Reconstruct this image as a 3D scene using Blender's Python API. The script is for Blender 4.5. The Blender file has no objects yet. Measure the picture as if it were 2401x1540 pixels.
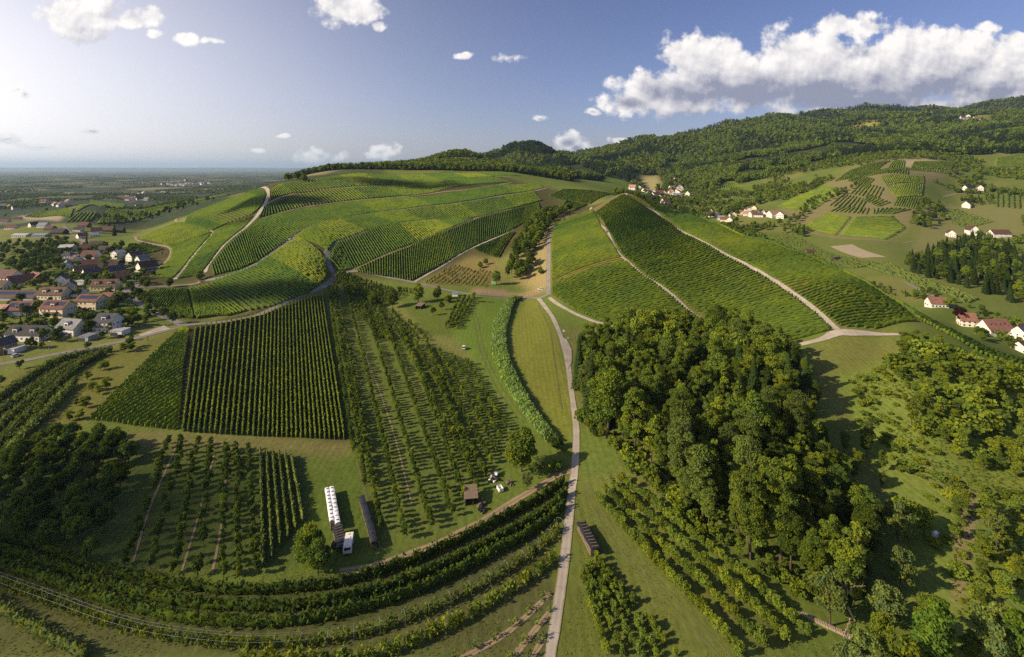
import bpy, bmesh, math, random
import numpy as np
from mathutils import Vector, Matrix, noise as mnoise
random.seed(7); rng = np.random.default_rng(11)
scene = bpy.context.scene
C = scene.collection
# ------------------------------------------------------------------ camera
H = 100.0; F = 1200.0; CX = 1200.0; HY = 395.0      # photo grid of 2400 x 1540: focal length, centre, horizon
cam_d = bpy.data.cameras.new('camera'); cam = bpy.data.objects.new('camera', cam_d); C.objects.link(cam)
cam.location = (0, 0, H); cam.rotation_euler = (math.radians(90), 0, 0)
cam_d.sensor_width = 36; cam_d.lens = 18; cam_d.shift_y = -(770 - HY) / 2400
cam_d.clip_start = 1; cam_d.clip_end = 200000
scene.camera = cam
# ------------------------------------------------------------------ world, sun, exposure
SUN_EL, SUN_AZ = math.radians(29), math.radians(-108)   # azimuth from +Y, negative = left
sund = bpy.data.lights.new('sun', 'SUN'); sun = bpy.data.objects.new('sun', sund); C.objects.link(sun)
sd = Vector((math.cos(SUN_EL) * math.sin(SUN_AZ), math.cos(SUN_EL) * math.cos(SUN_AZ), math.sin(SUN_EL)))
sun.rotation_euler = sd.to_track_quat('Z', 'Y').to_euler()
sun.location = (-300, 0, 300)
sund.energy = 5.0; sund.angle = math.radians(0.5); sund.color = (1.0, 0.80, 0.54)
scene.view_settings.view_transform = 'Standard'; scene.view_settings.look = 'None'
scene.view_settings.exposure = 0.58; scene.view_settings.gamma = 1.0
scene.view_settings.use_curve_mapping = False
scene.cycles.use_denoising = False
scene.cycles.use_adaptive_sampling = False
scene.cycles.max_bounces = 6; scene.cycles.diffuse_bounces = 2; scene.cycles.glossy_bounces = 2
scene.cycles.transmission_bounces = 2; scene.cycles.volume_bounces = 0; scene.cycles.transparent_max_bounces = 4
scene.cycles.caustics_reflective = False; scene.cycles.caustics_refractive = False

class NT:
    """small helper to write node trees"""
    def __init__(s, tree): s.t = tree; s.n = tree.nodes; s.l = tree.links
    def put(s, node, i, v):
        if v is None: return
        sock = node.inputs[i]
        if hasattr(v, 'is_output'): s.l.new(v, sock)
        else: sock.default_value = v
    def math(s, op, a, b=None, c=None, clamp=False):
        n = s.n.new('ShaderNodeMath'); n.operation = op; n.use_clamp = clamp
        for i, v in enumerate((a, b, c)): s.put(n, i, v)
        return n.outputs[0]
    def vec(s, op, a, b=None):
        n = s.n.new('ShaderNodeVectorMath'); n.operation = op
        s.put(n, 0, a); s.put(n, 1, b)
        return n.outputs['Value'] if op in ('DOT_PRODUCT', 'LENGTH') else n.outputs[0]
    def mix(s, f, a, b, typ='MIX'):
        n = s.n.new('ShaderNodeMix'); n.data_type = 'RGBA'; n.blend_type = typ
        s.put(n, 0, f); s.put(n, 6, a); s.put(n, 7, b)
        return n.outputs[2]
    def ramp(s, f, a, b, lo=0.0, hi=1.0, smooth=True):
        n = s.n.new('ShaderNodeMapRange'); n.interpolation_type = 'SMOOTHSTEP' if smooth else 'LINEAR'
        for i, v in enumerate((f, a, b, lo, hi)): s.put(n, i, v)
        return n.outputs[0]
    def noise(s, vec, scale, detail=4, rough=0.55, dim='3D', dist=0.0):
        n = s.n.new('ShaderNodeTexNoise'); n.noise_dimensions = dim
        s.put(n, 'Vector', vec); s.put(n, 'Scale', scale); s.put(n, 'Detail', detail); s.put(n, 'Roughness', rough); s.put(n, 'Distortion', dist)
        return n

world = bpy.data.worlds.new('World'); scene.world = world; world.use_nodes = True
wt = NT(world.node_tree); wt.n.clear()
sky = wt.n.new('ShaderNodeTexSky'); sky.sky_type = 'NISHITA'; sky.sun_disc = False
sky.sun_elevation = SUN_EL; sky.sun_rotation = SUN_AZ
sky.altitude = 250; sky.air_density = 1.0; sky.dust_density = 0.7; sky.ozone_density = 1.6
geo = wt.n.new('ShaderNodeNewGeometry')
dirv = wt.n.new('ShaderNodeTexCoord').outputs['Generated']
sep = wt.n.new('ShaderNodeSeparateXYZ'); wt.l.new(dirv, sep.inputs[0])
yc = wt.math('MAXIMUM', sep.outputs[1], 0.12)
uu = wt.math('DIVIDE', sep.outputs[0], yc); ww = wt.math('DIVIDE', sep.outputs[2], yc)
cmb = wt.n.new('ShaderNodeCombineXYZ'); wt.l.new(uu, cmb.inputs[0]); wt.l.new(ww, cmb.inputs[1])
# cumulus positions: (px, py, half width, half height, weight) on the 2400-grid, turned into directions
CLOUDS = [(1480,240,70,26,.75),(1600,215,130,48,1.1),(1660,150,95,55,1.1),(1760,190,140,60,1.25),(1900,165,130,80,1.25),(1930,135,75,50,1.0),
 (2060,180,170,70,1.25),(2200,140,150,68,1.25),(2230,110,90,40,1.0),(2330,190,120,60,1.1),(2000,235,260,34,.8),(2380,150,60,70,1.0),(2250,245,150,22,.55),(1850,285,60,20,.7),
 (1985,55,70,26,.75),(2040,62,60,18,.65),(1850,108,50,16,.65),(2310,62,36,12,.6),(2375,85,40,14,.65),(2150,80,20,12,.5),(1330,332,40,20,.8),(1350,345,34,18,.75),(1385,265,18,8,.6),(1450,332,20,9,.6),(1410,356,34,8,.5),
 (1268,280,20,8,.55),(1085,130,20,8,.6),(815,20,66,34,.95),(885,57,16,11,.65),(200,38,78,42,1.0),(140,30,50,30,.85),(300,48,70,20,.75),(345,40,40,22,.75),(360,80,22,11,.65),(438,90,26,15,.75),(490,90,34,8,.5),
 (215,306,30,7,.55),(20,328,30,9,.5),(100,342,50,7,.42),(745,365,46,18,.5),(900,355,36,16,.5),(590,346,24,5,.45),(665,320,14,5,.45),(40,212,16,9,.5),(60,225,16,9,.5),(1200,135,30,8,.35)]
def cloud_group():
    g = bpy.data.node_groups.new('cumulus', 'ShaderNodeTree')
    g.interface.new_socket('P', in_out='INPUT', socket_type='NodeSocketVector')
    for nm in ('T0', 'T1', 'T2', 'M'): g.interface.new_socket(nm, in_out='OUTPUT', socket_type='NodeSocketFloat')
    t = NT(g); gi = t.n.new('NodeGroupInput'); go = t.n.new('NodeGroupOutput')
    p = gi.outputs[0]
    warp = t.noise(p, 9.0, 2, .5)
    wv = t.vec('SUBTRACT', warp.outputs['Color'], (.5, .5, .5)); wv = t.vec('MULTIPLY', wv, (.045, .03, 0))
    q = t.vec('ADD', p, wv)
    # height inside the blob gives the light side: blob field at the point and shifted towards the sun
    m = m1 = None
    for (x, y, a, b, wgt) in CLOUDS:
        c = ((x - CX) / F, (HY - y) / F, 0); gr = 1.34 if a > 60 else 1.2; k = (F / (a * gr), F / (b * gr), 0)
        d = t.vec('MULTIPLY', t.vec('SUBTRACT', q, c), k)
        v = t.math('MULTIPLY_ADD', t.vec('LENGTH', d), -wgt, wgt)
        m = v if m is None else t.math('MAXIMUM', m, v)
        if a > 60:
            d1 = t.vec('ADD', d, (-0.012 * k[0], 0.055 * k[1], 0))
            v1 = t.math('MULTIPLY_ADD', t.vec('LENGTH', d1), -wgt, wgt)
            m1 = v1 if m1 is None else t.math('MAXIMUM', m1, v1)
    m1 = t.math('MAXIMUM', m1, t.math('SUBTRACT', m, .25))
    def nz(pp):
        n1 = t.noise(pp, 19.0, 8, .57).outputs[0]
        return t.math('MULTIPLY_ADD', n1, 1.9, -0.90)
    o = t.math('ADD', m, nz(p)); o1 = t.math('ADD', m1, nz(t.vec('ADD', p, (-.016, .026, 0)))); o2 = t.math('ADD', m, nz(t.vec('ADD', p, (-.005, .009, 0))))
    for i, v in enumerate((o, o1, o2, m)): t.l.new(v, go.inputs[i])
    return g
cgn = wt.n.new('ShaderNodeGroup'); cgn.node_tree = cloud_group(); wt.l.new(cmb.outputs[0], cgn.inputs[0])
t0, t1, t2, tm = cgn.outputs
region = wt.math('MULTIPLY', wt.math('GREATER_THAN', sep.outputs[1], .3), wt.math('LESS_THAN', ww, .40))
region = wt.math('MULTIPLY', region, wt.math('GREATER_THAN', ww, -.01))
dens = wt.ramp(t0, 0.0, 0.36)
lit = wt.math('ADD', wt.math('MULTIPLY', wt.math('SUBTRACT', t0, t1), .62), wt.math('MULTIPLY', wt.math('SUBTRACT', t0, t2), .55))
lit = wt.math('SUBTRACT', wt.math('ADD', lit, .74), wt.ramp(t0, .5, 1.5, 0, .22))
lit = wt.math('SUBTRACT', lit, wt.math('MULTIPLY', wt.ramp(ww, .22, .13, 0, .85), wt.ramp(tm, .25, .75)))
lit = wt.ramp(lit, .0, 1.05, smooth=False)
ccol = wt.mix(lit, (3.5, 3.7, 4.9, 1), (12.4, 11.8, 11.4, 1))
def bgn(c):
    b = wt.n.new('ShaderNodeBackground'); wt.put(b, 0, c); b.inputs[1].default_value = 0.06; return b.outputs[0]
def mixsh(f, a, b):
    m = wt.n.new('ShaderNodeMixShader'); wt.l.new(f, m.inputs[0]); wt.l.new(a, m.inputs[1]); wt.l.new(b, m.inputs[2]); return m.outputs[0]
skyc = wt.vec('MULTIPLY', sky.outputs[0], (.86, .81, 1.10))
# Mie aureole of the hazy air around the low sun
au = wt.vec('DOT_PRODUCT', dirv, tuple(Vector((sd.x, sd.y, 0)).normalized()))
au = wt.math('POWER', wt.math('MULTIPLY_ADD', au, .5, .5), 3.5)
lowv = wt.ramp(wt.math('ABSOLUTE', sep.outputs[2]), 0, .62, 1, .15)
skyc = wt.mix(wt.math('MULTIPLY', wt.math('MULTIPLY', au, lowv), 2.1, clamp=True), skyc, (17.5, 16.4, 15.6, 1))
sky_bg = bgn(skyc)
final = mixsh(region, sky_bg, mixsh(dens, bgn(skyc), bgn(ccol)))
wo = wt.n.new('ShaderNodeOutputWorld'); wt.l.new(final, wo.inputs[0])
world.cycles.sampling_method = 'NONE'

# ------------------------------------------------------------------ terrain as a height field z(X, Y)
# control points: P = (photo x, photo y, distance) seen in the photo; W = (photo x column, distance, height)
CPP = [ # flat valley and village
 (300,1300,133),(900,1300,133),(1300,1300,133),(300,1000,198),(700,1000,198),(1100,1000,198),(1340,1000,196),
 (200,840,270),(440,770,320),(700,800,296),(1000,800,296),(1150,800,296),(1300,780,312),
 (60,700,395),(200,700,393),(300,690,405),(120,600,585),(230,620,530),(60,540,820),(250,560,720),
 (470,660,450),(600,740,345),(760,680,420),(790,640,480),(970,662,445),(1120,690,405),(1265,695,400),(1100,660,450),
 # main vineyard hill
 (600,618,470),(675,565,540),(600,505,660),(525,573,545),(430,600,560),(400,540,720),(480,500,830),(550,470,860),
 (717,534,590),(850,503,660),(1000,482,730),(1200,455,850),(825,470,740),(1000,455,830),(1200,427,960),
 (710,448,800),(900,435,870),(1050,423,920),(1200,412,1010),(625,438,850),(700,424,880),(825,406,960),(950,408,1000),(1080,405,1030),(1170,403,1060),
 (900,597,520),(770,600,500),(1000,560,580),(1125,508,690),(1050,600,530),(1200,520,650),(1280,447,900),(1300,470,830),
 (1215,600,500),(1160,640,470),(1240,650,455),(1290,560,520),(1300,525,590),(1340,500,660),
 (300,497,1150),(400,479,1180),(500,459,1190),(555,447,1220),
 # saddle and right vineyard hill
 (1380,480,740),(1350,455,840),(1430,452,860),(1385,490,640),(1466,452,640),(1480,458,625),(1425,545,480),(1450,595,430),(1550,675,365),(1290,640,440),(1350,736,352),(1417,760,332),
 (1535,495,560),(1600,545,480),(1700,597,405),(1800,650,350),(1875,699,310),(1950,764,270),(1657,754,318),(1800,740,300),(1625,503,545),(1700,534,490),(1800,567,435),(1900,602,390),(2012,655,335),(2100,715,300),(2150,758,272),
 (2062,783,262),(1900,805,258),(2250,800,258),(2400,870,232),
 # near right
 (1450,1000,192),(1700,1000,190),(1950,900,222),(2000,1000,196),(2300,1000,194),(1450,1300,132),(1900,1300,132),(2300,1300,132),(2380,940,212),
 # right valley
 (2080,600,660),(2200,665,520),(2200,715,440),(2320,775,375),(2390,800,352),(2000,560,800),(1850,540,880),(1750,505,1000),(1680,470,1300),(1580,440,1600),(1500,435,1700),
 (2000,520,900),(2120,570,770),(2050,480,980),(1950,470,1020),(2100,420,1110),(2060,387,1230),(2200,395,1270),(2230,450,1150),(2300,470,1080),(2350,540,850),(2250,600,680),(2360,640,560),(2390,470,1050),(2390,385,1400),(2280,520,920),
 (1700,440,1500),(1740,400,1800),(1830,385,1800),(1600,400,2100),(1650,445,1500),
 # wooded hills
 (1500,355,2500),(1560,420,1900),(1600,335,2700),(1700,315,2900),(1800,302,3000),(1900,292,3100),(1800,345,2300),(1950,330,2300),(1960,345,2000),(2080,276,3600),(2150,282,3300),(2250,275,3600),(2390,256,3900),(2300,310,2300),(2200,340,1900),(2390,320,1800),(2390,290,2600),(2100,350,1800),
 (1420,375,2700),(1400,392,2200),(1440,425,1500),(1340,412,1500),(1320,398,1700),(1300,368,2300),(1260,362,2400),(1200,365,2500),(1240,400,1800),(1170,390,1600),(1130,372,1500),(1090,357,1500),(1050,363,1500),(1000,384,1300),(1110,385,1300),(1340,392,3800),(1335,397,2300),(1335,394,3000),(1165,394,2200),(1165,392,2700),(1375,376,9000),(1310,392,9000),(1430,372,9000),(1480,360,9500)]
CPW = [(1200,60,0),(-600,60,0),(3000,60,-4),(-600,130,0),(-600,250,0),(-300,400,-4),(-600,700,-8),(-300,1000,-15),(0,1100,-16),(-600,2000,-22),(0,2000,-22),(300,2000,-22),(600,2000,-18),
 (800,1350,88),(720,1200,84),(860,1250,98),(930,1300,106),(950,1600,95),(640,1100,62),(600,1150,50),(330,900,-8),(180,1180,14),(230,1150,16),(100,1150,-8),(280,1350,-14),(450,1500,0),
 (800,2500,20),(1000,2500,80),(1000,5000,-20),(700,5000,-24),(300,5000,-24),(-600,5000,-24),(-600,12000,-24),(300,12000,-24),(800,12000,-24),(-600,30000,-24),(300,30000,-24),(1000,30000,20),
 (3000,130,-10),(3000,250,-5),(3000,500,-20),(3000,1000,60),(3000,2000,350),(3000,4000,520),(2400,6000,420),(1800,6000,300),(1500,6000,200),(3000,12000,400),(2000,12000,350),(1400,12000,230),(1400,30000,250),(3000,30000,300),
 (1700,700,-14),(1800,560,-18),(1900,520,-20),(2100,430,-21),(1620,800,-8),(1560,1000,8),(2250,380,-20),(2400,320,-18)]
def build_terrain():
    pts = []
    for x, y, D in CPP: pts.append(((x - CX) / F, math.log(D), H - (y - HY) / F * D))
    for x, D, z in CPW: pts.append(((x - CX) / F, math.log(D), z))
    A = np.array(pts); a = A[:, :2] * np.array([2.2, 1.0]); n = len(a)
    def K(r2): return 0.5 * r2 * np.log(r2 + 1e-9)
    zs = np.sign(A[:, 2]) * np.abs(A[:, 2])
    M = np.zeros((n + 3, n + 3)); d2 = ((a[:, None] - a[None]) ** 2).sum(-1)
    M[:n, :n] = K(d2) + np.eye(n) * 2e-4; M[:n, n] = 1; M[:n, n+1:] = a; M[n, :n] = 1; M[n+1:, :n] = a.T
    w = np.linalg.solve(M, np.concatenate([zs, np.zeros(3)]))
    us = np.linspace(-1.55, 1.55, NU); vs = np.linspace(math.log(45), math.log(60000), NV)
    Z = np.zeros((NU, NV))
    for i, u in enumerate(us):
        q = np.stack([np.full(NV, u * 2.2), vs], -1)
        Z[i] = K(((q[:, None] - a[None]) ** 2).sum(-1)) @ w[:n] + w[n] + q @ w[n+1:]
    return us, vs, Z
NU, NV = 560, 480
US, VS, TZ = build_terrain()
def fbm2(x, y, oct=4, seed=0):
    """cheap value-noise fbm on numpy arrays, range about -1..1"""
    r = np.random.default_rng(seed); G = r.random((64, 64)) * 2 - 1; out = 0; amp = 1; tot = 0
    for o in range(oct):
        xi = np.floor(x).astype(int); yi = np.floor(y).astype(int); fx = x - xi; fy = y - yi
        fx = fx * fx * (3 - 2 * fx); fy = fy * fy * (3 - 2 * fy)
        g = lambda i, j: G[(xi + i) % 64, (yi + j) % 64]
        out = out + amp * ((g(0,0)*(1-fx)+g(1,0)*fx)*(1-fy) + (g(0,1)*(1-fx)+g(1,1)*fx)*fy); tot += amp
        amp *= .5; x = x * 2.03 + 17.1; y = y * 2.03 + 9.7
    return out / tot
UG, VG = np.meshgrid(US, VS, indexing='ij'); YG = np.exp(VG); XG = UG * YG
far = np.clip((YG - 1250) / 1200, 0, 1) * np.clip((UG + .45) / .3, 0, 1)
TZ += far * YG * .042 * (.5 - np.abs(fbm2(XG / 760, YG / 760, 3, 3)) * 1.6 + .25 * fbm2(XG / 210, YG / 210, 3, 4)) * np.clip(1 - (YG - 6000) / 9000, 0, 1)
TZ += .25 * fbm2(XG / 9, YG / 9, 2, 5) * np.clip(YG / 150, 0, 1)
plain = np.clip((YG - 1500) / 1500, 0, 1) * np.clip((-.28 - UG) / .12, 0, 1)
TZ = TZ * (1 - plain) + plain * (-22 + 3 * fbm2(XG / 900, YG / 900, 2, 8))
vosges = np.clip((YG - 26000) / 8000, 0, 1) * np.clip((.1 - UG) / .2, 0, 1)
TZ += vosges * (150 + 130 * fbm2(XG / 5200 + 3, YG * 0, 4, 12))
def tz(X, Y):
    X = np.asarray(X, float); Y = np.maximum(np.asarray(Y, float), 46)
    fu = np.clip((X / Y - US[0]) / (US[1] - US[0]), 0, NU - 1.001); fv = np.clip((np.log(Y) - VS[0]) / (VS[1] - VS[0]), 0, NV - 1.001)
    i = fu.astype(int); j = fv.astype(int); a = fu - i; b = fv - j
    return (TZ[i,j]*(1-a)+TZ[i+1,j]*a)*(1-b) + (TZ[i,j+1]*(1-a)+TZ[i+1,j+1]*a)*b
_vv = np.linspace(VS[0], VS[-1] - .01, NV * 5); _YY = np.exp(_vv)
def gp(px, py, ymax=None, ymin=0):
    """where the sight line of photo point (px, py) meets the ground -> (X, Y)"""
    u = (px - CX) / F; zt = tz(u * _YY, _YY)
    for k in range(160):
        zr = H - (py - HY) / F * _YY
        hit = np.nonzero((zt >= zr) & (_YY >= ymin))[0]
        if len(hit):
            j = hit[0]
            if j == 0: Y = _YY[0]
            else:
                d0 = zr[j-1] - zt[j-1]; d1 = zr[j] - zt[j]; f = d0 / (d0 - d1 + 1e-9) if d0 > 0 else 1
                Y = _YY[j-1] + (_YY[j] - _YY[j-1]) * f
            if ymax is None or Y <= ymax: return (u * Y, Y)
        elif ymax is None and py < HY - 5: return (u * 20000, 20000)
        py += 1.0
    return (u * (ymax or 20000), ymax or 20000)
def G3(px, py, ymax=None, dz=0):
    x, y = gp(px, py, ymax); return Vector((x, y, float(tz(x, y)) + dz))
def path(pts, ymax=None): return np.array([gp(p[0], p[1], p[2] if len(p) > 2 else ymax) for p in pts])
def resample(P, ds=None, n=None, smooth=False):
    P = np.asarray(P, float)
    if smooth and len(P) > 2:
        Q = [P[0]]
        for k in range(len(P) - 1):
            p0 = P[max(k-1,0)]; p1 = P[k]; p2 = P[k+1]; p3 = P[min(k+2,len(P)-1)]
            for t in np.linspace(0, 1, 9)[1:]:
                Q.append(.5*((2*p1)+(-p0+p2)*t+(2*p0-5*p1+4*p2-p3)*t*t+(-p0+3*p1-3*p2+p3)*t**3))
        P = np.array(Q)
    L = np.concatenate([[0], np.cumsum(np.linalg.norm(np.diff(P, axis=0), axis=1))])
    if n is None: n = max(2, int(L[-1] / ds) + 1)
    s = np.linspace(0, L[-1], n)
    return np.stack([np.interp(s, L, P[:, k]) for k in range(P.shape[1])], -1)
def inpoly(X, Y, poly):
    r = np.zeros(X.shape, bool); n = len(poly); j = n - 1
    for i in range(n):
        xi, yi = poly[i]; xj, yj = poly[j]
        c = ((yi > Y) != (yj > Y)) & (X < (xj - xi) * (Y - yi) / (yj - yi + 1e-12) + xi); r ^= c; j = i
    return r
# ------------------------------------------------------------------ materials
def new_mat(name):
    m = bpy.data.materials.new(name); m.use_nodes = True; t = NT(m.node_tree); t.n.clear()
    out = t.n.new('ShaderNodeOutputMaterial'); return m, t, out
def foliage_mat(name, col, var=.35, hue=(1.25, 1.05, .6), nscale=.25, trans=.28, objvar=.3, fine=2.5):
    """leaves: diffuse plus translucent, colour shifts per plant, per clump and per leaf"""
    m, t, out = new_mat(name)
    tc = t.n.new('ShaderNodeNewGeometry'); oi = t.n.new('ShaderNodeObjectInfo')
    n1 = t.noise(tc.outputs['Position'], nscale, 3).outputs[0]; n2 = t.noise(tc.outputs['Position'], fine, 2).outputs[0]
    c = (*col, 1); warm = (min(1, col[0]*hue[0]*1.3), min(1, col[1]*hue[1]*1.25), col[2]*hue[2], 1)
    x = t.mix(t.ramp(n1, .35, .7), c, warm)
    v = t.math('MULTIPLY_ADD', n2, var * 2, 1 - var)
    v = t.math('MULTIPLY', v, t.math('MULTIPLY_ADD', oi.outputs['Random'], objvar * 2, 1 - objvar))
    x = t.mix(1.0, x, t.n.new('ShaderNodeCombineColor').outputs[0], 'MULTIPLY') if False else x
    sc = t.vec('SCALE', x); t.n[-1].inputs['Scale'].default_value = 1; t.l.new(v, t.n[-1].inputs['Scale'])
    d = t.n.new('ShaderNodeBsdfDiffuse'); t.l.new(sc, d.inputs[0])
    tr = t.n.new('ShaderNodeBsdfTranslucent'); y = t.vec('MULTIPLY', sc, (1.25, 1.15, .5)); t.l.new(y, tr.inputs[0])
    mx = t.n.new('ShaderNodeMixShader'); mx.inputs[0].default_value = trans
    t.l.new(d.outputs[0], mx.inputs[1]); t.l.new(tr.outputs[0], mx.inputs[2]); t.l.new(mx.outputs[0], out.inputs[0])
    return m
def solid_mat(name, col, rough=.8, var=.15, scale=1.5, metal=0.0, spec=.3, stripes=None, stretch=None, bump=0.0):
    m, t, out = new_mat(name)
    p = t.n.new('ShaderNodeBsdfPrincipled'); tc = t.n.new('ShaderNodeTexCoord')
    vecs = tc.outputs['Object']
    if stretch: vecs = t.vec('MULTIPLY', vecs, stretch)
    nn = t.noise(vecs, scale, 5, .6).outputs[0]
    a = tuple(c * (1 - var) for c in col) + (1,); b = tuple(min(1, c * (1 + var)) for c in col) + (1,)
    x = t.mix(t.ramp(nn, .3, .7), a, b)
    t.l.new(x, p.inputs['Base Color']); p.inputs['Roughness'].default_value = rough; p.inputs['Metallic'].default_value = metal
    p.inputs['Specular IOR Level'].default_value = spec
    if bump:
        bn = t.n.new('ShaderNodeBump'); bn.inputs['Strength'].default_value = bump; t.l.new(nn, bn.inputs['Height']); t.l.new(bn.outputs[0], p.inputs['Normal'])
    t.l.new(p.outputs[0], out.inputs[0]); return m
def roof_mat(name, col, rough=.75):
    """tiled roof: courses across the slope, weathered patches"""
    m, t, out = new_mat(name); p = t.n.new('ShaderNodeBsdfPrincipled'); tc = t.n.new('ShaderNodeTexCoord')
    oi = t.n.new('ShaderNodeObjectInfo')
    wv = t.n.new('ShaderNodeTexWave'); wv.wave_type = 'BANDS'; wv.bands_direction = 'Z'; wv.inputs['Scale'].default_value = 2.2; t.l.new(tc.outputs['Object'], wv.inputs['Vector'])
    nn = t.noise(tc.outputs['Object'], .7, 5, .65).outputs[0]
    a = tuple(c * .62 for c in col) + (1,); b = tuple(min(1, c * 1.25) for c in col) + (1,)
    x = t.mix(t.ramp(nn, .3, .75), a, b); x = t.mix(t.math('MULTIPLY', wv.outputs[1], .28), x, tuple(c * .4 for c in col) + (1,))
    t.l.new(x, p.inputs['Base Color']); p.inputs['Roughness'].default_value = rough; p.inputs['Specular IOR Level'].default_value = .25
    t.l.new(p.outputs[0], out.inputs[0]); return m
MAT = {}
MAT['vine'] = foliage_mat('vine_leaf', (0.094, 0.152, 0.026), hue=(1.1, 1.0, .8), nscale=.05, fine=1.1, objvar=.10)
MAT['vine_d'] = foliage_mat('vine_leaf_deep', (0.063, 0.118, 0.026), hue=(1.1, 1.0, .8), nscale=.05, fine=1.1, objvar=.10)
MAT['vine_l'] = foliage_mat('vine_leaf_light', (0.116, 0.166, 0.028), hue=(1.1, 1.0, .8), nscale=.05, fine=1.1, objvar=.10)
MAT['vine_far'] = foliage_mat('vine_leaf_sunny', (0.138, 0.205, 0.036), hue=(1.1, 1.0, .8), nscale=.03, fine=.5, objvar=.10)
MAT['decid_o'] = foliage_mat('broad_leaf_olive', (0.096, 0.134, 0.034), hue=(1.0, 1.0, .8), nscale=.14, objvar=.3)
MAT['vine_old'] = foliage_mat('vine_leaf_yellowing', (0.144, 0.178, 0.030), nscale=.08, fine=1.1, objvar=.10)
MAT['fruit'] = foliage_mat('fruit_leaf', (0.060, 0.105, 0.024), nscale=.3, objvar=.3)
MAT['fruit_pale'] = foliage_mat('fruit_leaf_silvery', (0.098, 0.147, 0.050), nscale=.3, objvar=.2)
MAT['decid'] = foliage_mat('broad_leaf', (0.086, 0.138, 0.026), nscale=.14, objvar=.48)
MAT['decid_b'] = foliage_mat('broad_leaf_bright', (0.118, 0.176, 0.030), nscale=.14, objvar=.3)
MAT['scrub'] = foliage_mat('scrub_leaf', (.135, .185, .030), nscale=.14, objvar=.3)
MAT['conifer'] = foliage_mat('needles', (0.030, 0.057, 0.019), nscale=.14, trans=.1, objvar=.3)
MAT['poplar'] = foliage_mat('poplar_leaf', (0.075, 0.143, 0.027), nscale=.2)
MAT['purple'] = foliage_mat('copper_beech_leaf', (.035, .016, .014), hue=(1.1, .9, .9), nscale=.2)
MAT['reed'] = foliage_mat('reed_leaf', (0.144, 0.228, 0.078), hue=(1.05, 1.0, .8), nscale=.12, trans=.3)
MAT['bark'] = solid_mat('bark', (.075, .055, .038), .95, .35, 3)
MAT['deadwood'] = solid_mat('dead_wood', (.36, .29, .22), .9, .25, 2)
def road_mat(name, col, edge, mid=0.0, joints=0.0):
    m, t, out = new_mat(name); p = t.n.new('ShaderNodeBsdfPrincipled'); g = t.n.new('ShaderNodeNewGeometry')
    n1 = t.noise(g.outputs['Position'], .12, 4).outputs[0]; n2 = t.noise(g.outputs['Position'], 1.7, 5, .7).outputs[0]
    uv = t.n.new('ShaderNodeUVMap'); uv.uv_map = 'UVMap'; s = t.n.new('ShaderNodeSeparateXYZ'); t.l.new(uv.outputs[0], s.inputs[0])
    x = t.mix(t.ramp(n1, .3, .7), tuple(c * .82 for c in col) + (1,), tuple(c * 1.12 for c in col) + (1,))
    x = t.mix(t.math('MULTIPLY', t.ramp(n2, .45, .75), .35), x, tuple(c * .6 for c in col) + (1,))
    e = t.math('ABSOLUTE', t.math('SUBTRACT', s.outputs[0], .5)); n3 = t.noise(g.outputs['Position'], .55, 4, .65).outputs[0]; e = t.math('ADD', e, t.math('ADD', t.math('MULTIPLY_ADD', n2, .18, -.09), t.math('MULTIPLY_ADD', n3, .30, -.15)))
    x = t.mix(t.ramp(e, .40, .47), x, (*edge, 1))
    if joints:
        jt = t.math('FRACT', t.math('MULTIPLY', s.outputs[1], 1 / joints)); x = t.mix(t.math('MULTIPLY', t.math('LESS_THAN', jt, .05), .45), x, tuple(c * .45 for c in col) + (1,))
        pt = t.math('FRACT', t.math('MULTIPLY', t.math('FLOOR', t.math('MULTIPLY', s.outputs[1], 1 / joints)), .377)); x = t.mix(t.ramp(pt, .55, 1, 0, .35, False), x, tuple(c * .62 for c in col) + (1,))
    wl = t.math('ABSOLUTE', t.math('SUBTRACT', t.math('ABSOLUTE', t.math('SUBTRACT', s.outputs[0], .5)), .24))
    x = t.mix(t.math('MULTIPLY', t.ramp(t.math('ADD', wl, t.math('MULTIPLY_ADD', n2, .2, -.1)), .12, .02), .35), x, tuple(min(1, c * 1.25) for c in col) + (1,))
    x = t.mix(t.ramp(t.math('ADD', t.math('ABSOLUTE', t.math('SUBTRACT', s.outputs[0], .5)), t.math('MULTIPLY_ADD', n2, .16, -.08)), .10, .03, 0, mid), x, (.12, .13, .045, 1))
    t.l.new(x, p.inputs['Base Color']); p.inputs['Roughness'].default_value = .9; p.inputs['Specular IOR Level'].default_value = .2
    t.l.new(p.outputs[0], out.inputs[0]); return m
MAT['concrete'] = road_mat('concrete_track', (.35, .315, .27), (.17, .17, .06), joints=6.0)
MAT['asphalt'] = road_mat('worn_asphalt', (.19, .175, .165), (.17, .16, .08))
MAT['rut'] = road_mat('grass_rut', (.115, .115, .042), (.098, .130, .026))
MAT['dirt'] = road_mat('dirt_track', (.27, .20, .13), (.14, .14, .05), .75)

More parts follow.
